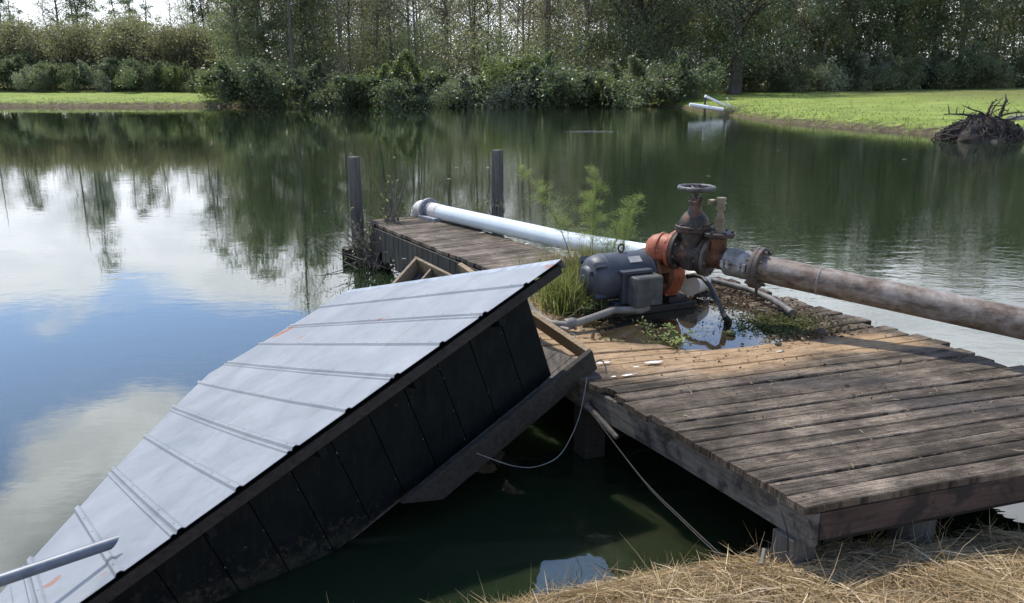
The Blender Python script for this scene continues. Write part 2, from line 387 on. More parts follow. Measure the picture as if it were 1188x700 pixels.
ys = np.concatenate([np.linspace(-400, -11, 8), np.arange(-10, 130.1, .8), np.linspace(140, 1500, 14)])
sheet('ground', xs, ys, ground_h, lawn_mat)

t = NT('murky pond water'); w = t.coord('World')
t.b.inputs['IOR'].default_value = 1.75
sh = t.smooth(t.blob((.75, 3.75, 0), (.75, .55, 1), .3, 2), 1.25, .1)
n_ = t.noise(w, .9, 5, .6)
wc = t.mix(n_, (.013, .0225, .010), (.018, .030, .013)); wc = t.mix(t.math('MULTIPLY', sh, .6), wc, (.026, .031, .014))
r1 = t.noise(t.coord('World', (1.0, 1.6, 1)), 2.2, 3, .5); r2 = t.noise(t.coord('World', (.7, 1.4, 1)), 9, 2, .5)
xyz = t.n('ShaderNodeSeparateXYZ', {0: w})
# breeze: the open water to the right is more ruffled than the sheltered near left corner
gust = t.smooth(t.math('ADD', xyz.outputs[0], t.math('MULTIPLY', xyz.outputs[1], .12)), -1.5, 5.5)
pat = t.smooth(t.noise(t.coord('World', (.12, .3, 1)), 1, 4, .6), .42, .62)
amp = t.math('ADD', .15, t.math('ADD', t.math('MULTIPLY', gust, .62), t.math('MULTIPLY', pat, .22)))
h_ = t.math('MULTIPLY', t.math('ADD', r1, t.math('MULTIPLY', r2, .42)), amp)
t.bump(h_, .5, .0085)
water_mat = t.fin(wc, .015, 0, .5)
t.b.inputs['Subsurface Weight'].default_value = 1; t.b.inputs['Subsurface Radius'].default_value = (.55, .8, .5); t.b.inputs['Subsurface Scale'].default_value = .8
wx = np.linspace(-130, 40, 3); wy = np.linspace(1, 75, 3)
sheet('water', wx, wy, lambda x, y: x*0, water_mat)

# near bank of soil under straw
def bank_h(x, y):
    d = pond_sd(x, y)
    return np.where(d > 0, .15*(1-np.exp(-d/.15))+.17*d+.02*wob(x, y, 3)*np.clip(d*4, 0, 1), np.maximum(d*.9, -.8)) + .03*np.exp(-((x-2.3)/1.2)**2-((y-3.1)/.4)**2)
bank_mat = simple('dry sandy soil', (.16, .11, .06), (.34, .25, .15), 9, .95, 0, .8, .02, (30, .58, (.08, .055, .03)))
sheet('near_bank', np.arange(-4, 7.01, .06), np.arange(-2.5, 5.2, .05), bank_h, bank_mat)

def bank_slope(p):
    e = .03; x, y = p[:, 0], p[:, 1]
    return (bank_h(x+e, y)-bank_h(x-e, y))/(2*e), (bank_h(x, y+e)-bank_h(x, y-e))/(2*e)
def blades(n, pos, length, width, lean, seed, curl=.35, flat=None):
    """n bent strips (2 quads each) at pos (n,3)"""
    g = np.random.default_rng(seed)
    th = g.uniform(0, 2*np.pi, n); el = np.pi/2-lean
    d = np.stack([np.cos(th)*np.cos(el), np.sin(th)*np.cos(el), np.sin(el)], -1)
    if flat:
        gx_, gy_ = bank_slope(pos); d[:, 2] += np.clip(gx_*d[:, 0]+gy_*d[:, 1], -1.2, 1.2)*.95; d /= np.linalg.norm(d, axis=1)[:, None]
    sd = np.stack([-np.sin(th), np.cos(th), np.zeros(n)], -1)
    rot = g.uniform(0, np.pi, n); up = np.cross(sd, d)
    sd = sd*np.cos(rot)[:, None]+up*np.sin(rot)[:, None]
    L = length[:, None]; W = width[:, None]
    p0 = pos; p1 = pos+d*L*.5; d2 = d+np.array([0, 0, -1.])*curl*g.uniform(.2, 1.6, n)[:, None]+g.normal(0, .15, (n, 3)); d2 /= np.linalg.norm(d2, axis=1)[:, None]
    p2 = p1+d2*L*.5
    q1 = np.stack([p0-sd*W/2, p0+sd*W/2, p1+sd*W*.45, p1-sd*W*.45], 1)
    q2 = np.stack([p1-sd*W*.45, p1+sd*W*.45, p2+sd*W*.08, p2-sd*W*.08], 1)
    v = g.uniform(0, 1, n)
    return np.concatenate([q1, q2]), np.concatenate([v, v])

n = 95000
px_ = rng.uniform(-.9, 3.6, n*2); py_ = rng.uniform(2.3, 4.0, n*2)
dd = pond_sd(px_, py_); ok = (dd > .015) & (dd < 1.5); px_, py_, dd = px_[ok][:n], py_[ok][:n], dd[ok][:n]; n = len(px_)
clump = .5+.5*np.sin(px_*9+np.sin(py_*7)*2)*np.cos(py_*11)
pz_ = bank_h(px_, py_)+rng.uniform(0, .05, n)*(.5+clump)
lean = np.clip(rng.normal(1.53, .11, n), .9, 1.75); lean = np.where(rng.random(n) < .006, rng.uniform(.15, .9, n), lean)
q, v = blades(n, np.stack([px_, py_, pz_], -1), rng.uniform(.06, .24, n)*(.7+.6*clump), rng.uniform(.002, .0052, n), lean, 3, .08, True)
tag(mobj('dry_straw', qmesh('dry_straw', q, [M['straw']], np.clip(v*.62+.42*np.tile(clump, 2)-.12, 0, 1))), 'dry tan straw matted over the near bank', 'straw', kind='stuff')
n = 2600
px_ = rng.uniform(-.5, 3.4, n*2); py_ = rng.uniform(2.5, 3.9, n*2); dd = pond_sd(px_, py_); ok = (dd > .06) & (dd < 1.1) & (px_ > .15); px_, py_ = px_[ok][:n], py_[ok][:n]; n = len(px_)
q, v = blades(n, np.stack([px_, py_, bank_h(px_, py_)+rng.uniform(.02, .07, n)], -1), rng.uniform(.10, .30, n), rng.uniform(.002, .0048, n), np.clip(rng.normal(1.5, .16, n), .8, 1.8), 4, .22, True)
q2, v2 = blades(700, np.stack([px_, py_, bank_h(px_, py_)], -1)[:700], rng.uniform(.04, .10, 700), rng.uniform(.003, .006, 700), np.abs(rng.normal(.7, .4, 700)), 8, .5)
tag(mobj('straw_strands', qmesh('straw_strands', np.concatenate([q, q2]), [M['straw'], M['blade']], np.concatenate([v, v2*.6]), np.r_[np.zeros(len(q), int), np.ones(len(q2), int)])), 'longer bent straw strands and a few green shoots on top of the near bank', 'straw', kind='stuff')
# thin green weeds at the water edge of the bank
n = 500
ex = rng.uniform(-.5, 1.1, n*6); ey = rng.uniform(3.0, 3.6, n*6); ed = pond_sd(ex, ey); ok = np.abs(ed) < .04; ex, ey = ex[ok][:n], ey[ok][:n]; n = len(ex)
q, v = blades(n, np.stack([ex, ey, np.maximum(bank_h(ex, ey), 0)], -1), rng.uniform(.03, .12, n), rng.uniform(.002, .005, n), np.abs(rng.normal(.4, .35, n)), 5, .4)
tag(mobj('bank_weeds', qmesh('bank_weeds', q, [M['blade']], v)), 'short green weeds along the waterline of the straw bank', 'weeds', kind='stuff')
# grass tufts roughening the far lawns and their shores
n = 26000
gx = np.concatenate([rng.uniform(12, 60, n*2), rng.uniform(-75, -14, n)]); gy = np.concatenate([rng.uniform(30, 84, n*2), rng.uniform(66, 92, n)])
gd = pond_sd(gx, gy); ok = (gd > .05) & (rng.random(len(gx)) < np.exp(-gd/2.5)+.03); gx, gy, gd = gx[ok], gy[ok], gd[ok]; n = len(gx)
q, v = blades(n, np.stack([gx, gy, ground_h(gx, gy)-.01], -1), rng.uniform(.05, .16, n)*(1+.8*np.exp(-gd/1.0)), rng.uniform(.02, .05, n), np.abs(rng.normal(.5, .4, n)), 6, .3)
v = np.clip(v*.7+.45*np.tile(np.exp(-gd/.8), 2), 0, 1)
tag(mobj('lawn_grass', qmesh('lawn_grass', q, [M['lawn_blade']], v)), 'short bright green grass on the far banks', 'grass', kind='stuff')

# ------------------------------------------------------------------ pump platform
DZ = .60
A = atz(940, 588, DZ)[:2]; ea = nrm((.952, .306)); eb = nrm((-.48, .877))
def deck_z(x, y):
    return DZ-.105*math.exp(-(((x-1.33)/.88)**2+((y-5.98)/.80)**2))-.02*math.exp(-(((x-.45)/.5)**2+((y-4.6)/.5)**2))-.03*math.exp(-(((x-3.6)/.9)**2+((y-4)/.8)**2))
def on_deck(k, s, dz=0):
    x, y = A+eb*k+ea*s; return np.array([x, y, deck_z(x, y)+dz])
plat = thing('wooden_platform', 'weathered sagging plank platform carrying the pump, black with mildew at its near corner', 'platform', (*(A+ea*1.2+eb*1.8), 0))
mb = MB(); k = 0.0; j = 0; NS = 26
while k < 3.72:
    wd = .117+random.uniform(-.003, .003); s0 = random.uniform(-.032, .026); L = 2.6+random.uniform(-.06, .07)
    if 10 < j < 16: s0 += random.uniform(-.01, .05)
    lift = random.uniform(-.004, .006); tl = random.uniform(-.004, .004); du = random.random()*40; ph = random.uniform(0, 6)
    sk = random.uniform(-.003, .003)
    rows = []
    for i in range(NS+1):
        s = s0+(L-s0)*i/NS; row = []
        jag = .004*math.sin(s*9+ph)
        for tt, zz_ in ((0, -.036), (0, -.005), (.005, 0), (wd-.005, 0), (wd, -.005), (wd, -.036)):
            x, y = A+ea*s+eb*(k+tt+jag*.4+sk*s)
            z = deck_z(x, y)+zz_+lift+tl*(tt/wd*2-1)+(.003*math.sin(s*4+ph))
            row.append((np.array([x, y, z]), (s+du, tt+j*.377)))
        rows.append(row)
    vs = [p[0] for r_ in rows for p in r_]; uvs = [p[1] for r_ in rows for p in r_]
    fs = [(i*6+a_, (i+1)*6+a_, (i+1)*6+(a_+1) % 6, i*6+(a_+1) % 6) for i in range(NS) for a_ in range(6)]
    fs += [tuple(range(6)), tuple(NS*6+a_ for a_ in range(6))[::-1]]
    mb.add(vs, fs, 0, uvs)
    for sn in (.055, .92, 1.75, 2.5):
        for tn in (.03, .088):
            x, y = A+ea*(sn+random.uniform(-.012, .012))+eb*(k+tn+random.uniform(-.006, .006)); z = deck_z(x, y)+lift+tl*(tn/wd*2-1)+.003*math.sin(sn*4+ph)
            mb.lathe((x, y, z-.002), (0, 0, 1), [(0, .0045), (.004, .0045)], 6, 1)
    k += wd+random.uniform(.003, .010); j += 1
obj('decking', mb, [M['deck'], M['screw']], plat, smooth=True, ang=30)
def rim(k0, s0, k1, s1, z0, z1, w, n=12, inset=0):
    m = MB(); pr = None
    for i in range(n+1):
        f = i/n; kk = k0+(k1-k0)*f; ss = s0+(s1-s0)*f; p = on_deck(kk, ss)
        cur = p
        if pr is not None:
            a0, b0 = pr, cur; d = nrm((b0-a0)*np.array([1,1,0])); sd = np.array([-d[1], d[0], 0])*w/2
            vs = [a0-sd+[0,0,z0], a0+sd+[0,0,z0], a0+sd+[0,0,z1], a0-sd+[0,0,z1], b0-sd+[0,0,z0], b0+sd+[0,0,z0], b0+sd+[0,0,z1], b0-sd+[0,0,z1]]
            fs = [(0,1,5,4),(1,2,6,5),(2,3,7,6),(3,0,4,7)]+([(3,2,1,0)] if i == 1 else [])+([(4,5,6,7)] if i == n else [])
            m.add(vs, fs)
        pr = cur
    return m
o = obj('fascia_board', rim(-.0, .045, 3.6, .045, -.205, -.045, .04), M['fascia'], plat, smooth=False, bevel=.003)
o['label'] = 'grey mildewed side board under the plank ends'
o = obj('fascia_board', rim(.02, .07, .02, 2.7, -.18, -.045, .04), M['fascia_red'], plat, smooth=False, bevel=.003)
o['label'] = 'dark reddish brown front board'
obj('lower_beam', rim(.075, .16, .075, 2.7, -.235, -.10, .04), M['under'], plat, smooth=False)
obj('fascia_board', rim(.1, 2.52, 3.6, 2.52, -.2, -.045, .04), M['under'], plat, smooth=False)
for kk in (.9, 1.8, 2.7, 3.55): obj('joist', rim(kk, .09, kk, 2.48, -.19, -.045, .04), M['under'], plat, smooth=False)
def post_mb(p, r_, z0, z1, n=4, taper=1.0):
    m = MB()
    if n == 4: m.box((p[0], p[1], (z0+z1)/2), np.array([*ea*r_, 0]), np.array([*eb*r_, 0]), (0, 0, (z1-z0)/2))
    else: m.lathe((p[0], p[1], z0), (0,0,1), [(0, r_*taper), ((z1-z0)*.5, r_*1.02), (z1-z0, r_)], n)
    return m
for kk, ss, rr, n_s in ((.125, .0+.06, .062, 4), (.16, .78, .10, 14), (.16, 2.3, .09, 14), (1.9, .14, .07, 4), (3.5, .14, .07, 4), (1.9, 2.4, .08, 14), (3.4, 2.4, .08, 14)):
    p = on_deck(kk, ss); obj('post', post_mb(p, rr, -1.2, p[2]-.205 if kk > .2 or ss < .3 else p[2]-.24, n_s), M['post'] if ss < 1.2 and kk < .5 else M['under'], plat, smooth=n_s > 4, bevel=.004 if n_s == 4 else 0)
def splat(c, rx, ry, dz, seed, ang=.3, n=22):
    g = random.Random(seed); m = MB(); vs = []
    for i in range(n):
        t_ = 2*math.pi*i/n; rr = g.uniform(.5, 1.15); x = c[0]+rx*rr*math.cos(t_)*math.cos(ang)-ry*rr*math.sin(t_)*math.sin(ang); y = c[1]+rx*rr*math.cos(t_)*math.sin(ang)+ry*rr*math.sin(t_)*math.cos(ang)
        vs.append((x, y, deck_z(x, y)+dz))
    vs.append((c[0], c[1], deck_z(c[0], c[1])+dz)); return m.add(vs, [(i, (i+1) % n, n) for i in range(n)])
for i, (x, y, rx, ry) in enumerate(((758, 418.5, .07, .022), (738, 424, .03, .01), (729, 433.5, .06, .011), (712, 435, .02, .01), (905, 405, .045, .01), (700, 419, .06, .012))):
    c = atz(x, y, DZ); obj('white_smear', splat(c, rx, ry, .0105, i), M['smear'], plat, smooth=False)

# puddle lying in the sag
pm = MB(); cx, cy = 1.33, 6.0; N_ = 60
pz = DZ-.047
vs = [(cx+(.86+.03*math.sin(i*1.3)+.02*math.sin(i*2.9))*math.cos(2*math.pi*i/N_), cy+(.78+.03*math.sin(i*1.7))*math.sin(2*math.pi*i/N_), pz) for i in range(N_)]
pm.add(vs, [tuple(range(N_))])
t = NT('shallow puddle water'); t.b.inputs['IOR'].default_value = 1.5
t.bump(t.noise(t.coord('World'), 9, 3), .12, .004)
pud_mat = t.fin(t.ramp(t.noise(t.coord('World'), 6, 5), [(.3, (.018, .014, .009)), (.7, (.045, .036, .022))]), .04, 0, .5)
tag(obj('puddle_water', pm, pud_mat, smooth=False), kind='structure')

# litter, algae mat on the deck
def flakes(n, cx, cy, sx, sy, seed, size=(.008, .03), dz=(.0, .03), zf=None, ang=0, keep=.06):
    g = np.random.default_rng(seed); x0 = g.normal(0, sx, n); y0 = g.normal(0, sy, n)
    x = cx+x0*math.cos(ang)-y0*math.sin(ang); y = cy+x0*math.sin(ang)+y0*math.cos(ang)
    z = np.maximum(np.array([deck_z(a_, b_) for a_, b_ in zip(x, y)])+.006, pz if zf is None else zf)+g.uniform(dz[0], dz[1], n)
    # keep to the boards
    q_ = np.stack([x, y], -1)-A; det = ea[0]*eb[1]-ea[1]*eb[0]
    s_ = (q_[:, 0]*eb[1]-q_[:, 1]*eb[0])/det; k_ = (ea[0]*q_[:, 1]-ea[1]*q_[:, 0])/det
    ok = (s_ > .02) & (s_ < 2.56) & (k_ > .02) & (k_ < 3.68)
    if keep < 1: ok &= ~((((x-1.28)/.62)**2+((y-5.75)/.56)**2 < 1) & (g.random(n) > keep))
    p = np.stack([x, y, z], -1)[ok]; m_ = len(p)
    a1 = g.normal(0, 1, (m_, 3))*[1, 1, .35]; a1 /= np.linalg.norm(a1, axis=1)[:, None]
    a2 = np.cross(a1, g.normal(0, 1, (m_, 3))*[.4, .4, 1]); a2 /= np.linalg.norm(a2, axis=1)[:, None]
    sz = g.uniform(*size, m_)[:, None]; a1 = a1*sz; a2 = a2*sz*g.uniform(.2, .6, m_)[:, None]
    return np.stack([p-a1-a2, p+a1-a2, p+a1+a2, p-a1+a2], 1), g.uniform(0, 1, m_)
def merge(*qs): return np.concatenate([q for q, _ in qs]), np.concatenate([v for _, v in qs])
q, v = merge(flakes(3200, 1.9, 6.6, .24, .30, 11, (.003, .014), dz=(0, .025), ang=.3), flakes(1200, 2.2, 5.9, .15, .16, 12, (.003, .013), dz=(0, .015)), flakes(400, 2.15, 5.5, .2, .05, 13, (.003, .02), ang=.2), flakes(350, .75, 6.0, .2, .2, 14), flakes(250, 1.2, 4.9, .8, .3, 15, (.004, .014), (0, .006)), flakes(220, 2.0, 4.2, 1.0, .5, 16, (.003, .010), (0, .006)))
tag(mobj('plant_litter', qmesh('plant_litter', q, [M['litter']], v)), 'brown plant litter scattered over the deck boards behind the puddle', 'litter', kind='stuff')
q, v = merge(flakes(4200, 1.98, 5.80, .17, .14, 21, (.003, .014), (0, .03), keep=.35), flakes(150, 1.55, 5.75, .2, .2, 22, (.004, .012), (.001, .006), keep=1), flakes(300, 1.05, 5.45, .2, .05, 23, (.005, .016), (.001, .01)), flakes(260, 1.0, 5.9, .25, .2, 24, (.004, .012), (.001, .006)))
tag(mobj('algae_mat', qmesh('algae_mat', q, [M['algae']], v)), 'olive algae and wet weed mat at the edge of the deck puddle', 'algae', kind='stuff')
n = 240; qx = rng.uniform(.2, 3.2, n); qy = rng.uniform(3.4, 5.2, n); sel = []
for a_, b_ in zip(qx, qy):
    q_ = np.array([a_, b_])-A; det = ea[0]*eb[1]-ea[1]*eb[0]; s_ = (q_[0]*eb[1]-q_[1]*eb[0])/det; k_ = (ea[0]*q_[1]-ea[1]*q_[0])/det
    if .03 < s_ < 2.5 and .05 < k_ < 2.2: sel.append((a_, b_, deck_z(a_, b_)+.012))
n = len(sel); q, v = blades(n, np.array(sel), rng.uniform(.03, .09, n), rng.uniform(.0015, .003, n), np.full(n, 1.52), 31, .1)
tag(mobj('straw_litter', qmesh('straw_litter', q, [M['straw']], v)), 'few loose straws lying on the dark deck boards', 'straw', kind='stuff')
def pebble(c, r_, mat, name, label, cat):
    m = MB(); g = random.Random(r_*1e4+c[0]); m.lathe(np.array(c)-[0,0,r_*.6], (0,0,1), [(0, r_*.5), (r_*.3, r_), (r_*.8, r_*.9), (r_*1.1, r_*.35)], 9)
    m.v = [(x+g.uniform(-.2,.2)*r_, y+g.uniform(-.2,.2)*r_, z+g.uniform(-.15,.15)*r_) for x, y, z in m.v]
    return tag(obj(name, m, mat), label, cat)
pebble(atz(1097*.0+952, 384, DZ+.03), .035, M['litter'] if 0 else M['bark_dark'], 'bark_lump', 'dark bark lump on the tan boards right of the puddle', 'bark')
pebble(atz(903, 399, DZ+.02), .024, M['bark_dark'], 'bark_lump', 'small dark bark lump at the front right rim of the puddle', 'bark')
pebble(atz(676, 383, DZ+.02), .022, M['tan_wood'], 'wood_chip', 'small tan wood chip on the pale boards beside the conduit clamp', 'wood chip')
pebble(atz(848, 386, pz+.02), .035, M['algae'] if 0 else M['leaf_green'], 'moss_clump', 'round dark green moss clump sitting in the puddle', 'moss')

# ------------------------------------------------------------------ walkway, posts, crate
def wk_z(f): return .60-.03*f
W0 = np.array([.36, 6.52]); W1 = atz(430, 258, .57)[:2]
wd_ = nrm(W1-W0); wn = np.array([wd_[1], -wd_[0]]); WL = np.linalg.norm(W1-W0); WW = .95
walk = thing('wooden_walkway', 'narrow grey plank walkway running out under the white pipe', 'walkway', (*((W0+W1)/2), 0))
mb = MB(); k = 0; j = 0
while k < WL:
    w_ = .137+random.uniform(-.003, .003); e0 = random.uniform(-.015, .015); z = wk_z(k/WL)+random.uniform(-.003, .004)
    p00 = W0+wd_*k+wn*e0; p10 = W0+wd_*(k+w_)+wn*e0; p01 = W0+wd_*k+wn*(WW+e0); p11 = W0+wd_*(k+w_)+wn*(WW+e0)
    vs = [(*p, z-.036) for p in (p00, p10, p11, p01)]+[(*p, z) for p in (p00, p10, p11, p01)]
    du = random.random()*30; uvs = [(du, j*.377), (du, j*.377+.13), (du+.95, j*.377+.13), (du+.95, j*.377)]*2
    mb.add(vs, [(0,1,2,3),(7,6,5,4),(0,4,5,1),(1,5,6,2),(2,6,7,3),(3,7,4,0)], 0, uvs); k += w_+random.uniform(.004, .01); j += 1
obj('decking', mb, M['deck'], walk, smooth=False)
mb = MB(); k = .0
while k < WL-.05:   # vertical skirt boards down the left side
    w_ = .135; b_ = random.uniform(.14, .22); c = W0+wd_*(k+w_/2)-wn*.022
    mb.box((*c, wk_z(k/WL)-.045-b_), (*wd_*w_/2*.97, 0), (*wn*.012, 0), (0, 0, b_)); k += w_+.004
obj('skirt_boards', mb, wood('streaked skirt boards', (.014, .014, .011), (.085, .08, .066), (14, 14, 1.5)), walk, smooth=False)
mb = MB().beam((*(W0+wn*.05), .47), (*(W1+wn*.05), .44), .05, .16); obj('side_beam', mb, M['under'], walk, smooth=False)
mb = MB().beam((*(W0+wn*(WW-.05)), .47), (*(W1+wn*(WW-.05)), .44), .05, .16); obj('side_beam', mb, M['under'], walk, smooth=False)
mb = MB().beam((*(W1+wd_*.0), .49), (*(W1+wn*WW), .49), .04, .14); obj('end_board', mb, M['fascia'], walk, smooth=False)
for f_ in (.35, .96):
    for sd in (.1, WW-.1):
        p = W0+wd_*WL*f_+wn*sd; obj('post', post_mb(p, .07, -1.2, .40, 12), M['under'], walk)
for i, (x, y) in enumerate(((575, 266), (590, 277), (541, 262), (612, 284), (560, 271))):
    c = atz(x, y, .59); m = splat((c[0], c[1]), .05, .012, 0, 90+i); m.v = [(a_, b_, .604) for a_, b_, _ in m.v]; obj('white_smear', m, M['smear'], walk, smooth=False)

def mooring(name, label, px, ytop, t_, w, hb):
    top = att(px, ytop, t_); z1 = top[2]
    th = thing(name, label, 'post', (top[0], top[1], 0))
    m = MB(); n_ = 14
    m.lathe((top[0], top[1], -1.4), (0,0,1), [(0, w*.53), (1.4, w*.52), (1.4+z1*.6, w*.5), (1.4+z1-.006, w*.49), (1.4+z1, w*.46)], 4 if hb else 10)
    obj('shaft', m, M['post'], th, bevel=.006); return th, top
pl, tp = mooring('mooring_post', 'left grey square post in open water beyond the walkway end', 410.5, 182, att(410, 305, 1)[1] and 10.45, .172, True)
m = MB().box((tp[0]+.08, tp[1]+.02, .08), (.30, .02, 0), (-.01, .09, 0), (0, 0, .085)); obj('cross_timber', m, M['under'], pl, smooth=False, bevel=.005)
mooring('mooring_post', 'right dark brown post standing just behind the white pipe', 577, 174, 11.1, .175, True)

# broken crate leaning behind the shed
c0 = att(483, 300, 7.55)
crate = thing('wooden_crate', 'broken open wooden crate lying between the shed roof and the walkway', 'crate', (c0[0], c0[1], 0))
a1 = nrm(att(517, 317, 7.3)-c0); a2 = nrm(att(458, 328, 7.25)-c0); a3 = nrm(np.cross(a1, a2)); a3 = a3 if a3[2] < 0 else -a3
def cp(u, v, w): return c0+a1*u+a2*v+a3*w
obj('side_board', MB().box(cp(.3, 0, .06), a1*.32, a2*.015, a3*.07), M['new_wood'], crate, smooth=False, bevel=.003)
obj('side_board', MB().box(cp(0, .28, .06), a1*.015, a2*.29, a3*.07), M['new_wood'], crate, smooth=False, bevel=.003)
obj('divider', MB().box(cp(.22, .28, .07), a1*.01, a2*.26, a3*.055), M['new_wood'], crate, smooth=False, bevel=.002)
mb = MB()
for i in range(4): mb.box(cp(.3, .08+.14*i, .135), a1*.31, a2*.064, a3*.008)
obj('bottom_boards', mb, M['floor_wood'], crate, smooth=False)
q0 = att(469, 306, 7.7); obj('stake', MB().box(q0-[0,0,.25], (.02,0,0), (0,.02,0), (0,0,.3)), M['old_wood'], crate, smooth=False)

# ------------------------------------------------------------------ sunken shed
T0 = 4.70
P0 = att(648, 303, T0); r_ = nrm(ray(-30, 400)); rr = ray(90, 700)
P1 = CAM+rr*(((P0-CAM)@r_)/(rr@r_)); e_ = nrm(P1-P0); Nn = np.cross(r_, e_); Nn = Nn if Nn[2] > 0 else -Nn
qq = R(16); d_ = -Nn*math.cos(qq)+r_*math.sin(qq); w_ax = r_*math.cos(qq)+Nn*math.sin(qq)
KS = T0/5.05
def sh(e, w, d): return P0+KS*(e*e_+w*w_ax+d*d_)
def rf(e, rr_, h=0):
    return P0+KS*(e*e_+rr_*r_+h*Nn)
def roof_local(x, y):
    Rr = ray(x, y); tt = ((P0-CAM)@Nn)/(Rr@Nn); q = CAM+tt*Rr-P0; return q@e_/KS, q@r_/KS, CAM+tt*Rr
shed = thing('sunken_shed', 'low black shed with a pale metal roof, tipped over and half sunk beside the platform', 'shed', (P0[0]-1.2, P0[1]+.3, 0))
ROOF_E, ROOF_R = 3.42, 3.47
rib_at = [.314, .661, .997, 1.327, 1.659, 1.99, 2.318, 2.63, 2.93, 3.25]
prof = [(0, 0)]
for i, e in enumerate(rib_at):
    hh = .012
    prof += [(e-.022, 0), (e-.009, hh), (e+.009, hh), (e+.022, 0)]
    if i % 2 == 1: prof += [(e+.026, .001), (e+.034, .008), (e+.044, .008), (e+.052, .001)]
prof += [(ROOF_E, 0)]
def roof_warp(e, rr_): return .006*math.sin(rr_*1.1+e)*math.sin(e*1.1)+.05*min(max((rr_-.8)/2.4, 0), 1)*min(max((e-.6)/2, 0), 1)+.0006*math.sin(rr_*6+e*7)
mb = MB(); NR = 24
vs = []
for i in range(NR+1):
    rr_ = -.02+(ROOF_R+.02)*i/NR
    for e, h in prof:
        warp = roof_warp(e, rr_)
        if 2.95 < e < 3.2: h += .0
        vs.append(rf(e+.003*math.sin(rr_*1.3), rr_, h+warp))
np_ = len(prof)
mb.add(vs, [(i*np_+j, i*np_+j+1, (i+1)*np_+j+1, (i+1)*np_+j) for i in range(NR) for j in range(np_-1)])
for i, e in enumerate(rib_at):   # screw heads on the ribs
    for k_ in range(9):
        rr_ = .12+k_*.38+random.uniform(-.03, .03)
        p = rf(e, rr_, .011+roof_warp(e, rr_))
        mb.lathe(p-Nn*.003, Nn, [(0, .006), (.006, .006), (.008, .003)], 6, 1)
rust = []
for x, y, rad, s_ in ((329, 386, (.16, .09, .12), .9), (350, 392, (.06, .03, .08), .7), (446, 371, (.06, .035, .08), .9), (641, 307, (.06, .07, .05), .75), (62, 676, (.055, .05, .05), .75), (120, 667, (.02, .02, .02), .4)):
    rust.append((roof_local(x, y)[2], rad, s_))
M['roof'] = roof_material(rust)
ro = obj('roof', mb, [M['roof'], M['screw']], shed, smooth=True, ang=20)
import bmesh
bm_ = bmesh.new(); bm_.from_mesh(ro.data)
for ed_ in bm_.edges:
    if ed_.is_boundary: ed_.smooth = False
bm_.to_mesh(ro.data); bm_.free()
sm = ro.modifiers.new('sheet', 'SOLIDIFY'); sm.thickness = .003; sm.offset = -1
mb = MB()   # zinc flashing along the high end and the low end
mb.add([rf(-.012, -.02, .006), rf(.05, -.02, .004), rf(.05, ROOF_R, .004), rf(-.012, ROOF_R, .006), rf(-.012, -.02, -.06), rf(-.012, ROOF_R, -.06)], [(0,1,2,3), (4,0,3,5)])
obj('flashing', mb, M['rib_dark'], shed, smooth=False)
mb = MB().add([rf(ROOF_E-.05, -.02, .012), rf(ROOF_E+.012, -.02, .010), rf(ROOF_E+.012, ROOF_R, .010), rf(ROOF_E-.05, ROOF_R, .012), rf(ROOF_E+.012, -.02, -.06), rf(ROOF_E+.012, ROOF_R, -.06)], [(3,2,1,0), (5,3+0,1,4)][:1]+[(1,4,5,2)])
obj('flashing', mb, M['roof'], shed, smooth=False)
def rbox(e0, e1, r0, r1, h0, h1):
    return MB().box(rf((e0+e1)/2, (r0+r1)/2, (h0+h1)/2), KS*e_*(e1-e0)/2, KS*r_*(r1-r0)/2, KS*Nn*(h1-h0)/2)
def sbox(e0, e1, w0, w1, d0, d1, mb=None):
    return (mb or MB()).box(sh((e0+e1)/2, (w0+w1)/2, (d0+d1)/2), KS*e_*(e1-e0)/2, KS*w_ax*(w1-w0)/2, KS*d_*(d1-d0)/2)
obj('eave_board', rbox(.0, ROOF_E, .012, .036, -.085, -.028), M['under'], shed, smooth=False, bevel=.002)
obj('eave_board', rbox(.0, .03, .05, ROOF_R, -.085, -.028), M['beam_wood'], shed, smooth=False)
for e in (.55, 1.22, 1.87, 2.52, 3.1): obj('rafter', rbox(e-.02, e+.02, .04, ROOF_R-.1, -.14, -.045), M['black_board'], shed, smooth=False)
mb = MB(); e = .245; 
while e < 3.25:
    sbox(e+.003, min(e+.252, 3.25), .098, .113, .135+random.uniform(0, .004), .775+random.uniform(-.006, .006), mb); e += .256
for i in range(12):
    for k_ in range(random.randint(1, 4)):
        e0 = .245+.256*i+random.choice((-.004, .006, .012)); d0 = random.uniform(.16, .76); l_ = random.uniform(.002, .016)
        sbox(e0-.0015, e0+random.uniform(.001, .004), .0962, .0985, d0, d0+l_, mb); mb.m[-6:] = [1]*6
obj('wall', mb, [M['black_board'], simple('pale weathered flecks', (.10, .10, .09), (.28, .27, .25), 40, .8)], shed, smooth=False, bevel=.0012)
obj('wall', sbox(.245, 3.25, .114, .13, .14, .77), M['black_board'], shed, smooth=False)
mb = MB(); e2 = .25
for (e0, e1) in ((.25, .27), (3.22, 3.24)):
    mb = MB(); mb.add([sh(e0, .13, .15), sh(e0, 2.1, .72), sh(e0, 2.1, .78), sh(e0, .13, .78), sh(e1, .13, .15), sh(e1, 2.1, .72), sh(e1, 2.1, .78), sh(e1, .13, .78)], [(0,1,2,3),(7,6,5,4),(0,4,5,1),(2,6,7,3)])
    obj('end_wall', mb, M['black_board'], shed, smooth=False)
obj('wall_plate', sbox(.16, 3.2, .075, .14, .065, .132), M['black_board'], shed, smooth=False, bevel=.002)
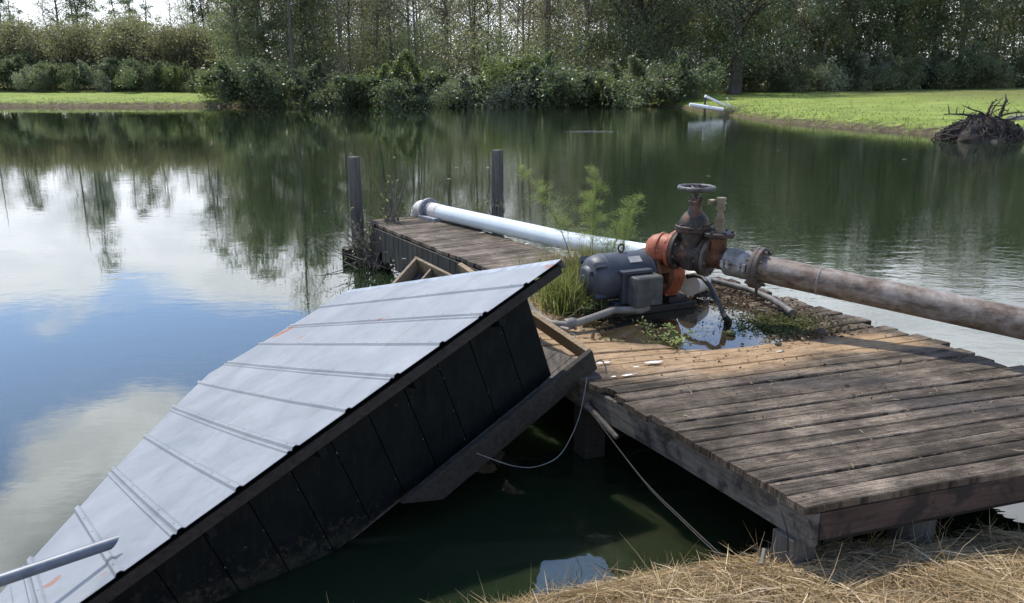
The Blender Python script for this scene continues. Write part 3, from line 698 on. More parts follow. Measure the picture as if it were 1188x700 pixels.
mb = MB(); sv_ = [sh(e, w0, d0) for e, eb_x, dt, db in ((-.03, -.03, .70, .855), (1.62, 1.38, .685, .86)) for e, w0, d0 in ((e, -.055, dt), (e, -.012, dt), (eb_x, -.012, db), (eb_x, -.055, db))]
mb.add(sv_, [(3,2,1,0), (4,5,6,7), (0,1,5,4), (1,2,6,5), (2,3,7,6), (3,0,4,7)]); obj('skid_beam', mb, M['beam_wood'], shed, smooth=False, bevel=.004)
pA, pB = sh(-.03, -.012, .765), sh(-.56, 2.05, .765)  # end board lengthened to keep reflected sky off the water
obj('end_board', MB().box((pA+pB)/2, (pB-pA)/2, nrm(np.cross(pB-pA, d_))*.019, d_*.055), M['tan_wood'], shed, smooth=False, bevel=.003)
mb = MB(); e = -.02
for i in range(14):
    w0 = .0+i*.145; sbox(-.0, 1.45 if i == 0 else 3.2, w0, w0+.139, .795, .825, mb)
obj('floor', mb, M['floor_wood'], shed, smooth=False)
for w0 in (.45, .9, 1.4): obj('sky_block_joist', sbox(.0, 1.5, w0, w0+.04, .827, .97), M['under'], shed, smooth=False)  # unseen boards added to block sky reflected from under the shed
obj('sill_strip', sbox(.3, 1.5, .02, .096, .775, .793), M['old_wood'], shed, smooth=False)

# leaning pole at lower left
a_ = roof_local(137, 632)[2]
t_a = (a_[1]*C-(a_[2]-CZ)*S)
p_a = att(139, 627, t_a-.13); p_b = att(-25, 682, 3.22); dirp = nrm(p_b-p_a)
pole = MB().tube([p_a, p_a+dirp*.5, p_b, p_b+dirp*1.2], [.0265]*4, 20, True)
pole.v = [tuple(np.array(v)-dirp*(.05*(1-((np.array(v)-p_a)@np.array([0, 0, 1.]))/.0275)*.5 if np.linalg.norm(np.array(v)-p_a) < .03 else 0)*-1) for v in pole.v]
tag(obj('metal_pole', pole, M['pole']), 'grey metal pole reaching in from the left over the sunken roof', 'pole')

# ------------------------------------------------------------------ pump set
O = att(722, 319, 6.45); m_ = nrm((.92, .39, 0)); s_ = nrm((m_[1], -m_[0], 0)); Z = np.array([0, 0, 1.])
def pp(a, b, c): return O+m_*a+s_*b+Z*c
pump = thing('water_pump', 'orange water pump with a dark grey electric motor on the sagging deck', 'pump', (O[0], O[1], pz))
RM = .188
mo = obj('motor', MB().lathe(O, m_, [(-.215, RM*.98), (-.205, RM*1.03), (-.19, RM*1.03), (-.185, RM), (.185, RM), (.19, RM*1.03), (.205, RM*1.03), (.215, RM*.98)], 48), M['motor'], pump)
eb_ = MB().lathe(O, m_, [(-.355, .05), (-.352, .085), (-.34, .098), (-.325, .105), (-.318, .135), (-.305, .155), (-.275, .172), (-.24, RM*.97), (-.213, RM*.985)], 40)
for i in range(4):
    th = math.pi/4+i*math.pi/2; eb_.box(O+m_*-.27+(s_*math.cos(th)+Z*math.sin(th))*RM*.93, m_*.05, nrm(-s_*math.sin(th)+Z*math.cos(th))*.022, (s_*math.cos(th)+Z*math.sin(th))*.02)
obj('end_bell', eb_, M['motor'], mo)
for th in (.6, 2.6, 4.6): obj('vent', MB().box(O+m_*-.332+(s_*math.cos(th)+Z*math.sin(th))*.10, m_*.012, (s_*math.cos(th)+Z*math.sin(th))*.018, nrm(-s_*math.sin(th)+Z*math.cos(th))*.014), M['black_iron'], mo, smooth=False, bevel=.003)
obj('hub_cap', MB().lathe(O, m_, [(-.362, .028), (-.354, .036)], 20), M['motor'], mo)
mb = MB(); c = pp(-.02, 0, RM+.035)
mb.tube([c+m_*.03*math.cos(t_)*.9+s_*.0+Z*.03*math.sin(t_) for t_ in np.linspace(-math.pi/2, 1.5*math.pi, 19)], .0075, 8, False); mb.tube([pp(-.02, 0, RM-.01), pp(-.02, 0, RM+.008)], .014, 10)
obj('lifting_eye', mb, M['black_iron'], mo)
th = R(52); nn = s_*math.cos(th)+Z*math.sin(th); tt = nrm(-s_*math.sin(th)+Z*math.cos(th))
obj('name_plate', MB().box(O+m_*.04+nn*(RM+.0015), m_*.055, tt*.03, nn*.003), M['plate'], mo, smooth=False)
for am in (-.12, .14):
    for sg in (-1, 1): obj('foot', MB().box(pp(am, sg*.13, -.205), m_*.045, s_*.05, Z*.03), M['motor'], mo, smooth=False, bevel=.006)
mb = MB().box(pp(.0, RM+.02, .075), m_*.135, s_*.035, Z*.012).box(pp(.0, RM-.005, -.05), m_*.12, s_*.03, Z*.13)
obj('box_bracket', mb, M['motor'], mo, smooth=False, bevel=.004)
jb = obj('junction_box', MB().box(pp(.045, RM+.085, -.065), m_*.125, s_*.062, Z*.118), M['motor_dusty'], mo, smooth=False, bevel=.012)
obj('cover', MB().box(pp(.045, RM+.152, -.065), m_*.118, s_*.006, Z*.111), M['motor_dusty'], jb, smooth=False, bevel=.005)
# lantern with open windows
mb = MB().lathe(O, m_, [(.215, RM*1.0), (.222, RM*1.06), (.245, RM*1.06), (.25, RM*.95)], 40).lathe(O, m_, [(.335, .15), (.34, .168), (.375, .175)], 40)
for i in range(6):
    th = .35+i*math.pi/3; rad = s_*math.cos(th)+Z*math.sin(th); tg = nrm(-s_*math.sin(th)+Z*math.cos(th))
    mb.box(O+m_*.295+rad*.155, m_*.055, tg*(.035 if i != 5 else .02), rad*.014)
mb.lathe(O, m_, [(.23, .06), (.36, .06)], 20)
obj('lantern_bracket', mb, M['rust'], pump)
# volute casing
VC = .43; mb = MB()
OV = O-s_*.05
mb.lathe(OV, m_, [(VC-.08, .14), (VC-.075, .195), (VC-.055, .222), (VC-.02, .232), (VC+.02, .232), (VC+.05, .222), (VC+.075, .195), (VC+.085, .14), (VC+.09, .11), (VC+.14, .105)], 48)
mb.lathe(OV, m_, [(VC-.082, .17), (VC-.078, .188), (VC-.062, .188), (VC-.058, .17)], 40)
F0 = att(788, 291, 6.35); Ld = nrm(att(885, 312, 5.95)-F0); 
def vl(k, up=0, side=0): return F0+Ld*k+Z*up+nrm(np.cross(Ld, Z))*side
v0 = vl(-.34, -.03); 
mb.tube([vl(-.28, -.05), vl(-.265, -.05), vl(-.24, -.045), vl(-.20, -.03), vl(-.16, -.015), vl(-.11, 0), vl(-.045, 0)], [.04, .08, .105, .122, .124, .116, .112], 32)
mb.lathe(vl(-.175, -.015), Ld, [(0, .124), (.006, .136), (.024, .136), (.03, .122)], 36)
mb.tube([pp(VC-.05, -.1, .205), pp(VC-.05, .03, .20), pp(VC-.05, .13, .10)], [.02, .026, .02], 12)
mb.box(pp(VC, -.02, -.20), m_*.06, s_*.10, Z*.05)
obj('volute_casing', mb, M['orange'], pump)
obj('casing_flange', MB().lathe(vl(-.065), Ld, [(0, .148), (.004, .152), (.028, .152), (.03, .148)], 40), M['orange'], pump)
bolt_parts(OV+m_*(VC-.078), m_, .178, 10, .011, .012, M['rust'], pump)
obj('dark_reflection_base', MB().box(pp(.12, .0, -.262), m_*.46, s_*.20, Z*.028).box(pp(.45, 0, -.225), m_*.09, s_*.15, Z*.03), M['skid'], pump, smooth=False, bevel=.006)  # base slab, dark in place of the shadow and reflection under the pump

# gate valve
gv = thing('gate_valve', 'black iron gate valve with a round handwheel bolted to the orange pump', 'valve', (vl(.13)[0], vl(.13)[1], vl(.13)[2]-.15))
VX = .115; Vc = vl(VX)
mb = MB().lathe(vl(-.032), Ld, [(0, .148), (.004, .152), (.03, .152), (.034, .148)], 40).lathe(vl(.205), Ld, [(0, .148), (.004, .152), (.026, .152), (.03, .148)], 40)
obj('flanges', mb, M['black_iron'], gv)
mb = MB().tube([vl(0), vl(.05), vl(.11), vl(.17), vl(.21)], [.115, .105, .11, .105, .115], 28)
mb.lathe(Vc-Z*.13, Z, [(0, .05), (.02, .09), (.08, .105), (.20, .095), (.31, .09), (.315, .10)], 32)
bd = obj('body', mb, M['black_iron'], gv)
mb = MB().lathe(Vc+Z*.185, Z, [(0, .142), (.004, .146), (.02, .146), (.022, .140), (.024, .146), (.04, .146), (.044, .14)], 36).bolts(Vc+Z*.207, Z, .128, 10, .011, .034)
obj('bonnet_flange', mb, M['black_iron'], gv)
obj('bonnet', MB().lathe(Vc+Z*.225, Z, [(0, .118), (.025, .116), (.06, .104), (.09, .082), (.11, .058), (.125, .05), (.17, .044), (.175, .056), (.19, .056), (.195, .045), (.215, .042), (.22, .03)], 32), simple('rust streaked black bonnet', (.018, .016, .015), (.06, .05, .043), 7, .6, .2, .4, .003, (7, .5, (.11, .055, .03))), gv)
mb = MB()
for sg in (-1, 1): mb.tube([Vc+Z*.39+Ld*sg*.045, Vc+Z*.455+Ld*sg*.045], .010, 8)
mb.tube([Vc+Z*.43, Vc+Z*.53], .014, 12); obj('stem', mb, M['black_iron'], gv)
HZ = .505; mb = MB(); n_ = 48; hw = []
ring = [Vc+Z*(HZ+.012)+ (np.array([math.cos(t_), math.sin(t_), 0]))*(.130+.004*math.cos(12*t_)) for t_ in np.linspace(0, 2*math.pi, n_+1)]
mb.tube(ring, .0175, 10, False)
for i in range(5):
    th = i*2*math.pi/5+.4; d = np.array([math.cos(th), math.sin(th), 0]); mb.tube([Vc+Z*(HZ-.012)+d*.02, Vc+Z*(HZ-.006)+d*.08, Vc+Z*(HZ+.010)+d*.13], [.014, .011, .012], 8)
mb.lathe(Vc+Z*(HZ-.035), Z, [(0, .022), (.005, .034), (.035, .034), (.05, .02)], 16)
obj('handwheel', mb, M['wheel_iron'], gv)
bolt_parts(vl(-.03), Ld, .127, 8, .012, .05, M['flange_rust'], gv); bolt_parts(vl(.235), Ld, .127, 8, .012, .05, M['flange_rust'], gv)

# discharge pipe with tee, coupling and flange
Pend = att(1188, 376, 5.1); Pst = att(885, 312, 5.95); dl = nrm(Pend-Pst)
dp = thing('steel_pipe', 'long rust stained grey steel pipe running off to the right over the deck edge', 'pipe', (Pst[0], Pst[1], DZ))
obj('flange', MB().lathe(vl(.24), Ld, [(0, .150), (.004, .154), (.028, .154), (.032, .15)], 40), M['flange_rust'], dp)['label'] = 'brown rusty flange against the black valve'
mb = MB().tube([vl(.27), vl(.30), vl(.36), vl(.41)], [.085, .075, .075, .085], 28)
mb.lathe(vl(.325, -.02), Z, [(0, .06), (.06, .066), (.19, .066), (.2, .075)], 28)
te = obj('tee', mb, M['rust'], dp); te['label'] = 'rust brown pipe tee'
mb = MB().lathe(vl(.325, .18), Z, [(0, .115), (.004, .12), (.026, .12), (.03, .115)], 6+18).bolts(vl(.325, .195), Z, .10, 6, .011, .028); obj('blind_flange', mb, M['black_iron'], te)
tap = thing('air_tap', 'stack of dull brass fittings with a small tap beside the handwheel', 'tap', vl(.325, .21))
mb = MB().lathe(vl(.325, .21), Z, [(0, .034), (.03, .036), (.032, .03), (.09, .03), (.092, .036), (.115, .036), (.117, .028), (.145, .026)], 16)
obj('adapter', mb, M['brass'], tap)
mb = MB().lathe(vl(.325, .355), Z, [(0, .02), (.025, .02), (.027, .036), (.05, .036), (.052, .03), (.10, .03), (.102, .038), (.12, .038)], 12).tube([vl(.325, .42), vl(.325, .425, -.07)], [.018, .014], 10)
obj('tap_body', mb, M['brass'], tap)
mb = MB().tube([vl(.24, .43), vl(.285, .445), vl(.33, .44)], [.02, .012, .014], 10).lathe(vl(.235, .41), Z, [(0, .018), (.035, .018)], 10); obj('tap_handle', mb, M['brass'], tap)
mb = MB().tube([vl(.40), vl(.42), vl(.60), vl(.62)], [.095, .108, .108, .10], 36); cpl = obj('coupling', mb, M['coupling'], dp); cpl['label'] = 'pale grey bolted coupling'
mb = MB()
for z_o in (-.01, .02): mb.tube([vl(.40, z_o, .112), vl(.60, z_o, .114)], .009, 8)
for k_ in (.42, .46, .55, .59): mb.box(vl(k_, .005, .112), Ld*.012, nrm(np.cross(Ld, Z))*.018, Z*.028)
obj('clamp_bolts', mb, M['coupling'], cpl)
obj('flange', MB().lathe(vl(.625), Ld, [(0, .152), (.004, .157), (.028, .157), (.03, .152), (.034, .157), (.06, .157), (.064, .152)], 44), M['flange_rust'], dp)['label'] = 'wide rusty bolted flange at the start of the long pipe'
bolt_parts(vl(.657), Ld, .132, 8, .012, .06, M['flange_rust'], dp)
Pq = vl(.68); far_end = Pend+dl*3.2
mb = MB().tube([Pq, Pq+(Pst-Pq)*.5 if 0 else Pq+dl*.02]+[Pq+(far_end-Pq)*f_ for f_ in np.linspace(.05, 1, 14)], .1015, 36)
obj('pipe', mb, M['steel_pipe'], dp)
obj('weld_ring', MB().lathe(Pq+(far_end-Pq)*.085, far_end-Pq, [(0, .102), (.004, .1045), (.012, .1045), (.016, .102)], 36), M['coupling'], dp)
mb = MB().tube([vl(.655, -.15), vl(.655, -.21)], .012, 8); obj('drain_stub', mb, M['black_iron'], dp)
# post carrying the pipe beyond the frame
p = Pend+dl*2.0; tag(obj('pipe_stand', MB().box((p[0], p[1], .2), (.06, 0, 0), (0, .06, 0), (0, 0, p[2]-.305)), M['post'], smooth=False, bevel=.004), 'timber stand under the steel pipe right of the platform', 'stand')

# white suction pipe
wp = thing('suction_pipe', 'long white plastic pipe lying along the walkway into the pump', 'pipe', (*atz(600, 275, .6)[:2], .6))
wpz = lambda px_, y_, t_: att(px_, y_, t_)
c1 = atz(514, 252.6, .575); t1 = c1[1]*C-(c1[2]-CZ)*S
RP = .098
def on_walk(px_, yb, z):
    q = atz(px_, yb, z); return q+np.array([0, 0, RP])
s0 = on_walk(507, 254, .58); s1 = on_walk(658, 290, .605)
dw = nrm(s1-s0); e1 = s1+dw*.35
ptsW = [s0+dw*.05, s0+(s1-s0)*.3, s0+(s1-s0)*.6, s1, s1+(att(750, 295, 7.56)-s1)*.5, att(750, 295, 7.56), att(790, 303, 7.25)]
obj('pipe', MB().tube(ptsW, RP, 32), M['pvc'], wp)
obj('collar', MB().lathe(s0-dw*.10, dw, [(0, RP*.98), (.004, RP*1.06), (.19, RP*1.06), (.195, RP*1.0)], 32), M['pvc_cream'], wp)
fl = MB().lathe(s0-dw*.22, dw, [(0, .150), (.004, .155), (.045, .155), (.05, .15)], 36).lathe(s0-dw*.17, dw, [(0, .11), (.07, .11)], 28).bolts(s0-dw*.195, dw, .13, 8, .012, .05)
obj('flange', fl, M['pvc_grey'], wp)
ps = s0-dw*.22; el = [ps, ps-dw*.12]
side = np.array([dw[0], dw[1], 0]); 
for a in np.linspace(0, math.pi/2, 9)[1:]:
    el.append(ps-dw*.12-nrm(side)*.13*math.sin(a)-Z*.13*(1-math.cos(a)))
el.append(el[-1]-Z*.25)
obj('elbow', MB().tube(el, [.125]+[.112]*(len(el)-1), 28), M['pvc_cream'], wp)
mb = MB().box(s0-dw*.02-Z*.085, nrm(side)*.20, nrm(np.cross(dw, Z))*.16, Z*.028); obj('saddle_block', mb, M['pvc_grey'], wp, smooth=False, bevel=.01)
obj('pump_elbow', MB().tube([att(782, 303, 7.25), att(797, 316, 7.1), att(812, 327, 6.9), att(800, 331, 6.7)], [.09, .095, .095, .09], 24), M['pvc_cream'], wp)

# hoses and conduit
jbz = pp(.06, RM+.09, -.18)
cd = thing('electrical_conduit', 'tan grey plastic conduit bending from the motor box across the deck', 'conduit', (*atz(668, 378, DZ)[:2], DZ))
pts = [jbz+Z*.02, jbz-Z*.03-s_*.0, jbz-Z*.045-m_*.05, atz(712, 360, DZ+.06), atz(690, 368, DZ+.045), atz(672, 374, DZ+.035)]
obj('pipe', MB().tube(pts, [.036, .036, .031, .028, .028, .028], 16), M['conduit'], cd)
pts = [atz(672, 374, DZ+.035), atz(655, 377.5, DZ+.035), atz(640, 376, DZ+.038), atz(630, 371, DZ+.045), atz(620, 363, DZ+.07), atz(609, 352, DZ+.13)]
obj('pipe', MB().tube(pts, .029, 16), M['conduit'], cd)
a_ = atz(667, 374.6, DZ+.035); b_ = atz(656, 376.8, DZ+.035); obj('clamp', MB().lathe(a_, b_-a_, [(0, .036), (.02, .043), (.075, .043), (.09, .036)], 18).tube([a_-Z*.0, a_-[0, .06, .03]], .012, 8), M['conduit'], cd)
tag(obj('thin_conduit', MB().tube([atz(660, 383, DZ+.02), atz(645, 379, DZ+.02), atz(630, 373, DZ+.035), atz(614, 361, DZ+.07)], .016, 12), M['conduit']), 'thin grey tube lying beside the thicker conduit at the shed corner', 'tube')
tag(obj('metal_ring', MB().tube([atz(663, 390, DZ+.015)+np.array([.025*math.cos(t_), .02*math.sin(t_), .012*math.sin(t_)]) for t_ in np.linspace(0, 6.28, 16)], .005, 6, False), M['coupling']), 'small metal ring lying on the tan boards by the clamp', 'ring')
hz = [att(797, 321, 6.55), att(806, 319, 6.5), att(815, 322, 6.42), att(824, 332, 6.3), att(833, 350, 6.05), att(840, 366, 5.95), np.array([*atz(845, 374, pz)[:2], pz+.005])]
tag(obj('black_hose', MB().tube(hz, [.02, .02, .019, .019, .018, .022, .03], 12), M['dark_rubber']), 'thin black hose arching from the pump down into the puddle', 'hose')
hp = [atz(822, 324, DZ+.06), atz(845, 330, DZ+.05), atz(870, 336, DZ+.04), atz(895, 347, DZ+.03), atz(908, 355, DZ+.028), atz(919, 363, DZ+.026)]
tag(obj('drain_hose', MB().tube(hp, .026, 14), simple('faded black pipe', (.035, .033, .03), (.16, .15, .135), 12, .6)), 'faded black open ended pipe curving over the litter behind the puddle', 'hose')
# hanging cable, rope, wire
def sag(pts, n=6):
    P_ = [np.asarray(p) for p in pts]; out = []
    for i in range(len(P_)-1):
        p0, p1, p2, p3 = P_[max(i-1, 0)], P_[i], P_[i+1], P_[min(i+2, len(P_)-1)]
        for k_ in range(n):
            t_ = k_/n; out.append(.5*(2*p1+(p2-p0)*t_+(2*p0-5*p1+4*p2-p3)*t_*t_+(3*p1-p0-3*p2+p3)*t_**3))
    return out+[P_[-1]]
tag(obj('white_cable', MB().tube(sag([att(681, 438, 4.72), att(673, 480, 4.68), att(660, 512, 4.62), att(645, 532, 4.56), att(620, 542, 4.5), att(597, 541, 4.45), att(577, 535, 4.42), att(553, 526, 4.40)]), .0024, 6), M['cable']), 'thin white cable drooping from the platform corner to the shed skid beam', 'cable')
rp = thing('mooring_rope', 'taut grey double rope from under the platform down to the straw bank', 'rope', atz(838, 645, .1))
obj('strand', MB().tube(sag([att(682, 474, 4.85), att(745, 555, 4.5), att(790, 600, 4.2), att(838, 645, 3.85)]), .003, 6), M['rope'], rp)
obj('strand', MB().tube(sag([att(684, 476, 4.83), att(748, 560, 4.48), att(792, 605, 4.18), att(836, 647, 3.85)]), .003, 6), M['rope'], rp)
tag(obj('brace_stick', MB().tube([att(680, 470, 4.9), att(716, 508, 4.72)], [.02, .017], 8), M['old_wood']), 'short grey stick jutting down under the platform left corner', 'stick')
tag(obj('wire', MB().tube(sag([att(902, 578, 3.55), att(906, 593, 3.5), att(911, 608, 3.5), att(914, 622, 3.5), att(914, 640, 3.55)]), .004, 6), M['dark_rubber']), 'dark wire hanging from the side board beside the corner post', 'wire')
tag(obj('pipe_stub', MB().tube([att(884, 655, 3.62), att(887, 637, 3.66)], .010, 10), M['conduit']), 'short grey pipe stub poking up through the straw by the corner post', 'stub')
tag(obj('wire_loop', MB().tube(sag([att(690, 421, 4.75), att(697, 418, 4.78), att(702, 424, 4.74), att(704, 434, 4.70)]), .004, 6), M['dark_rubber']), 'small dark wire loop at the shed beam corner on the deck', 'wire')

# ------------------------------------------------------------------ plants on and by the deck
def plume(name, label, base, h, lean, seed, spread=.17, start=.35, n_leaf=1500, cat='weed', parent=None):
    g = np.random.default_rng(seed); th = thing(name, label, cat, base)
    nst = 9; b = np.asarray(base); pts = []
    for i in range(nst+1):
        f = i/nst; pts.append(b+np.array([lean[0]*f*f, lean[1]*f*f, h*f]))
    obj('stem', MB().tube(pts, [.006-.004*i/nst for i in range(nst+1)], 6), M['weed'], th)
    qs = []; P_ = np.array(pts)
    fi = g.uniform(start, 1, n_leaf); idx = fi*nst; i0 = np.minimum(idx.astype(int), nst-1); c = P_[i0]+(P_[i0+1]-P_[i0])*(idx-i0)[:, None]
    # leaves sit on side sprays
    nb = 64; bf = np.sort(g.uniform(start, 1, nb)); ba = g.uniform(0, 6.28, nb); bl = spread*(1.25-bf)*g.uniform(.2, 1.7, nb)+.02
    bi = g.integers(0, nb, n_leaf); fb = bf[bi]*nst; j0 = np.minimum(fb.astype(int), nst-1); cb = P_[j0]+(P_[j0+1]-P_[j0])*(fb-j0)[:, None]
    al = g.uniform(0, 1, n_leaf)
    dr = np.stack([np.cos(ba[bi]), np.sin(ba[bi]), g.uniform(.2, 1.1, nb)[bi]], -1)
    pos = cb+dr*(bl[bi]*al)[:, None]-np.stack([0*al, 0*al, (bl[bi]*al**2*.5)], -1)+g.normal(0, .014, (n_leaf, 3))
    d = dr+g.normal(0, .6, (n_leaf, 3)); d /= np.linalg.norm(d, axis=1)[:, None]; sd = np.cross(d, g.normal(0, 1, (n_leaf, 3))); sd /= np.linalg.norm(sd, axis=1)[:, None]
    L = g.uniform(.015, .045, n_leaf)[:, None]; W = g.uniform(.0007, .0016, n_leaf)[:, None]
    q = np.stack([pos-sd*W, pos+sd*W, pos+d*L+sd*W*.3, pos+d*L-sd*W*.3], 1)-b
    mobj('foliage', qmesh('foliage', q, [M['weed']], g.uniform(.2, 1, n_leaf)), th); return th
bz = DZ-.02
plume('feathery_weed', 'tallest feathery green weed standing between the white pipe and the motor', (.72, 7.0, bz), 1.0, (.02, .05), 1, .20, .22, 5200)
plume('feathery_weed', 'feathery green weed bending left over the white pipe', (.55, 7.05, bz), 1.02, (-.50, .1), 2, .16, .4, 3000)
plume('feathery_weed', 'feathery green weed leaning right above the motor', (.86, 6.95, bz), .80, (.24, .0), 3, .16, .35, 3200)
plume('feathery_weed', 'short feathery weed just behind the motor lifting eye', (.95, 6.85, bz), .62, (.06, .0), 4, .16, .2, 2200)
def grass_clump(name, label, cx, cy, rad, n, L, seed, mat=None, z=None, lean=.35):
    g = np.random.default_rng(seed); x = g.normal(0, rad, n); y = g.normal(0, rad, n)
    q, v = blades(n, np.stack([x, y, np.zeros(n)], -1), g.uniform(L*.45, L*1.15, n)*(1-.25*np.minimum(np.hypot(x, y)/rad/2.5, 1)), g.uniform(.004, .009, n), np.abs(g.normal(lean, .22, n)), seed, .55)
    return tag(mobj(name, qmesh(name, q, [mat or M['blade']], v), loc=(cx, cy, z if z is not None else deck_z(cx, cy))), label, 'grass')
g0 = atz(655, 356, DZ)
grass_clump('grass_clump', 'dense green grass clump between the shed roof corner and the motor', g0[0]-.0, g0[1]+.05, .10, 800, .42, 41, lean=.3)
grass_clump('grass_clump', 'tall yellowing grass clump behind the motor under the feathery weeds', .70, 6.84, .15, 1100, .42, 42, lean=.28)
grass_clump('dry_grass', 'brown seeding grass clump against the white pipe left of the lifting eye', .60, 6.92, .13, 500, .46, 45, M['straw'], lean=.3)
grass_clump('grass_clump', 'thin green grass tuft low against the motor end', g0[0]+.22, g0[1]-.0, .07, 260, .26, 43)
grass_clump('grass_clump', 'sparse grass tuft along the white pipe beside the roof corner', .38, 6.95, .14, 220, .36, 44)
def leafy(name, label, base, h, seed, n=60, sz=.022, spread=.08):
    g = np.random.default_rng(seed); b = np.asarray(base)
    th = thing(name, label, 'weed', base); qs = []; vs_ = []
    mb = MB(); 
    for s in range(4):
        tip = b+np.array([g.normal(0, spread), g.normal(0, spread), h*g.uniform(.6, 1)]); mb.tube([b, (b+tip)/2+g.normal(0, .01, 3), tip], [.003, .0025, .0015], 5)
        for _ in range(n//4):
            f = g.uniform(.2, 1); c = b+(tip-b)*f+g.normal(0, .012, 3); d = nrm(g.normal(0, 1, 3)*[1, 1, .4]+[0, 0, .2]); sd = nrm(np.cross(d, [0, 0, 1.])+g.normal(0, .3, 3)); L = sz*g.uniform(.6, 1.2)
            qs.append([c-b, c-b+d*L*.5+sd*L*.32, c-b+d*L, c-b+d*L*.5-sd*L*.32]); vs_.append(g.uniform(.3, 1))
    obj('stem', mb, M['weed'], th); mobj('foliage', qmesh('foliage', np.array(qs), [M['weed']], vs_), th)
leafy('leafy_weed', 'small leafy weed at the foot of the motor end bell', (*atz(682, 362, DZ)[:2], DZ-.04), .17, 51, 60, .03, .05)
leafy('leafy_weed', 'bright leafy weed rising from the front of the puddle', (*atz(790, 395, pz)[:2], pz-.01), .15, 52, 140, .03, .13)
leafy('leafy_weed', 'low leafy weed on the left shore of the puddle', (*atz(768, 394, pz)[:2], pz-.01), .09, 53, 90, .028, .11)
leafy('leafy_weed', 'tiny leafy sprig right of the black hose foot', (*atz(865, 380, pz)[:2], pz-.01), .06, 54, 60, .02, .09)
leafy('leafy_weed', 'thin weed in the dark shade below the junction box', (*atz(745, 380, pz)[:2], pz-.01), .10, 55, 60, .02, .08)
# dead brush hanging by the walkway and post
def brush(name, label, base, rad, h, n, seed, mat, zsc=1, leafn=200):
    g = np.random.default_rng(seed); mb = MB(); b = np.asarray(base)
    for i in range(n):
        p = b+g.normal(0, rad*.35, 3)*[1, 1, .2]; tip = b+np.array([g.normal(0, rad), g.normal(0, rad*.7), h*g.uniform(.3, 1.1)])
        mid = (p+tip)/2+g.normal(0, rad*.18, 3); mb.tube([p, mid, tip], [.007, .005, .002], 4, False)
    th = thing(name, label, 'brush', base); obj('stems', mb, mat, th, smooth=False)
    if leafn:
        c = g.normal(0, 1, (leafn, 3))*[rad*.7, rad*.5, h*.3]+[0, 0, h*.45]; d = g.normal(0, 1, (leafn, 3)); d /= np.linalg.norm(d, axis=1)[:, None]; s2 = np.cross(d, g.normal(0, 1, (leafn, 3))); s2 /= np.linalg.norm(s2, axis=1)[:, None]
        L = g.uniform(.015, .05, leafn)[:, None]; mobj('leaves', qmesh('leaves', np.stack([c-s2*L*.2, c+s2*L*.2, c+d*L+s2*L*.1, c+d*L-s2*L*.1], 1), [M['leaf_olive']], g.uniform(0, 1, leafn)), th)
bb = atz(440, 306, 0.02)
brush('dead_brush', 'tangle of dead brush between the left post and the walkway side', bb, .42, .62, 110, 61, M['bark'], leafn=700)
b2 = W1+wn*.25-wd_*.1
brush('dry_weed', 'dry bare weed stalks on the far left walkway corner', (b2[0], b2[1], .56), .16, .75, 26, 62, M['bark'], leafn=60)
brush('vine', 'thin dead vine wrapped round the foot of the right post', (*att(577, 250, 11.0)[:2], .35), .10, .55, 20, 63, M['bark'], leafn=30)
for i, (x, y) in enumerate(((944, 639), (1010, 640), (1058, 632), (1092, 635), (640, 690), (668, 683), (708, 676))):
    b = atz(x, y, .22 if x > 900 else .05); g = np.random.default_rng(70+i); mb = MB()
    L = .16 if x > 900 else .07
    for k_ in range(3): mb.tube([b+g.normal(0, .006, 3), b+np.array([g.normal(0, .02), g.normal(0, .02), L*.6]), b+np.array([g.normal(0, .05), g.normal(0, .03), L*g.uniform(.8, 1.3)])], [.0025, .002, .001], 4, False)
    tag(obj('dry_stalk', mb, M['straw'] if i % 2 else M['bark'], smooth=False), ('thin dry stalk standing in the straw under the platform front' if x > 900 else 'thin dry stalk at the waterline of the straw bank'), 'stalk', 'dry stalks on the near bank')

# ------------------------------------------------------------------ far bank things
st_c = np.array([*atz(1142, 163, 0)[:2], 0]); st_c[2] = 0
stump = thing('uprooted_stump', 'uprooted tree stump with a tangle of dark roots at the right shore', 'stump', st_c)
g = np.random.default_rng(80)
mb = MB(); nu, nv_ = 40, 14; vs = []
for i in range(nv_+1):
    f = i/nv_
    for k_ in range(nu):
        th = 2*math.pi*k_/nu; rr0 = (1.55*(1-f)**.62+.12)*(1+.16*math.sin(th*3+f*4)+.09*math.sin(th*7+1-f*6))
        vs.append(st_c+np.array([math.cos(th)*rr0*1.34, .3+math.sin(th)*rr0*.8, -.4+1.5*f+.12*math.sin(th*4+f*5)+.12*math.sin(th*2+1)])+g.normal(0, .05, 3))
mb.add(vs, [(i*nu+k_, i*nu+(k_+1) % nu, (i+1)*nu+(k_+1) % nu, (i+1)*nu+k_) for i in range(nv_) for k_ in range(nu)]+[tuple(nv_*nu+k_ for k_ in range(nu))])
obj('root_ball', mb, M['root'], stump)
mb = MB()
for i in range(150):      # roots that hug the ball and run down to the water
    th = g.uniform(0, 6.28); pts = []; f = g.uniform(.55, .98); dth = g.normal(0, .10); df = -g.uniform(.04, .13); lift = g.uniform(.95, 1.12)
    for k_ in range(8):
        rr0 = (1.55*(1-min(f, 1))**.62+.12)*lift+.05; pts.append(st_c+np.array([math.cos(th)*rr0*1.34, .3+math.sin(th)*rr0*.8, -.4+1.5*f+.12*math.sin(th*4+f*5)+.12*math.sin(th*2+1)])+g.normal(0, .045, 3))
        th += dth+g.normal(0, .09); f = max(f+df+g.normal(0, .03), .02)
    r0 = g.uniform(.02, .065); mb.tube(pts, [r0*(1-.1*k_) for k_ in range(8)], 6, False)
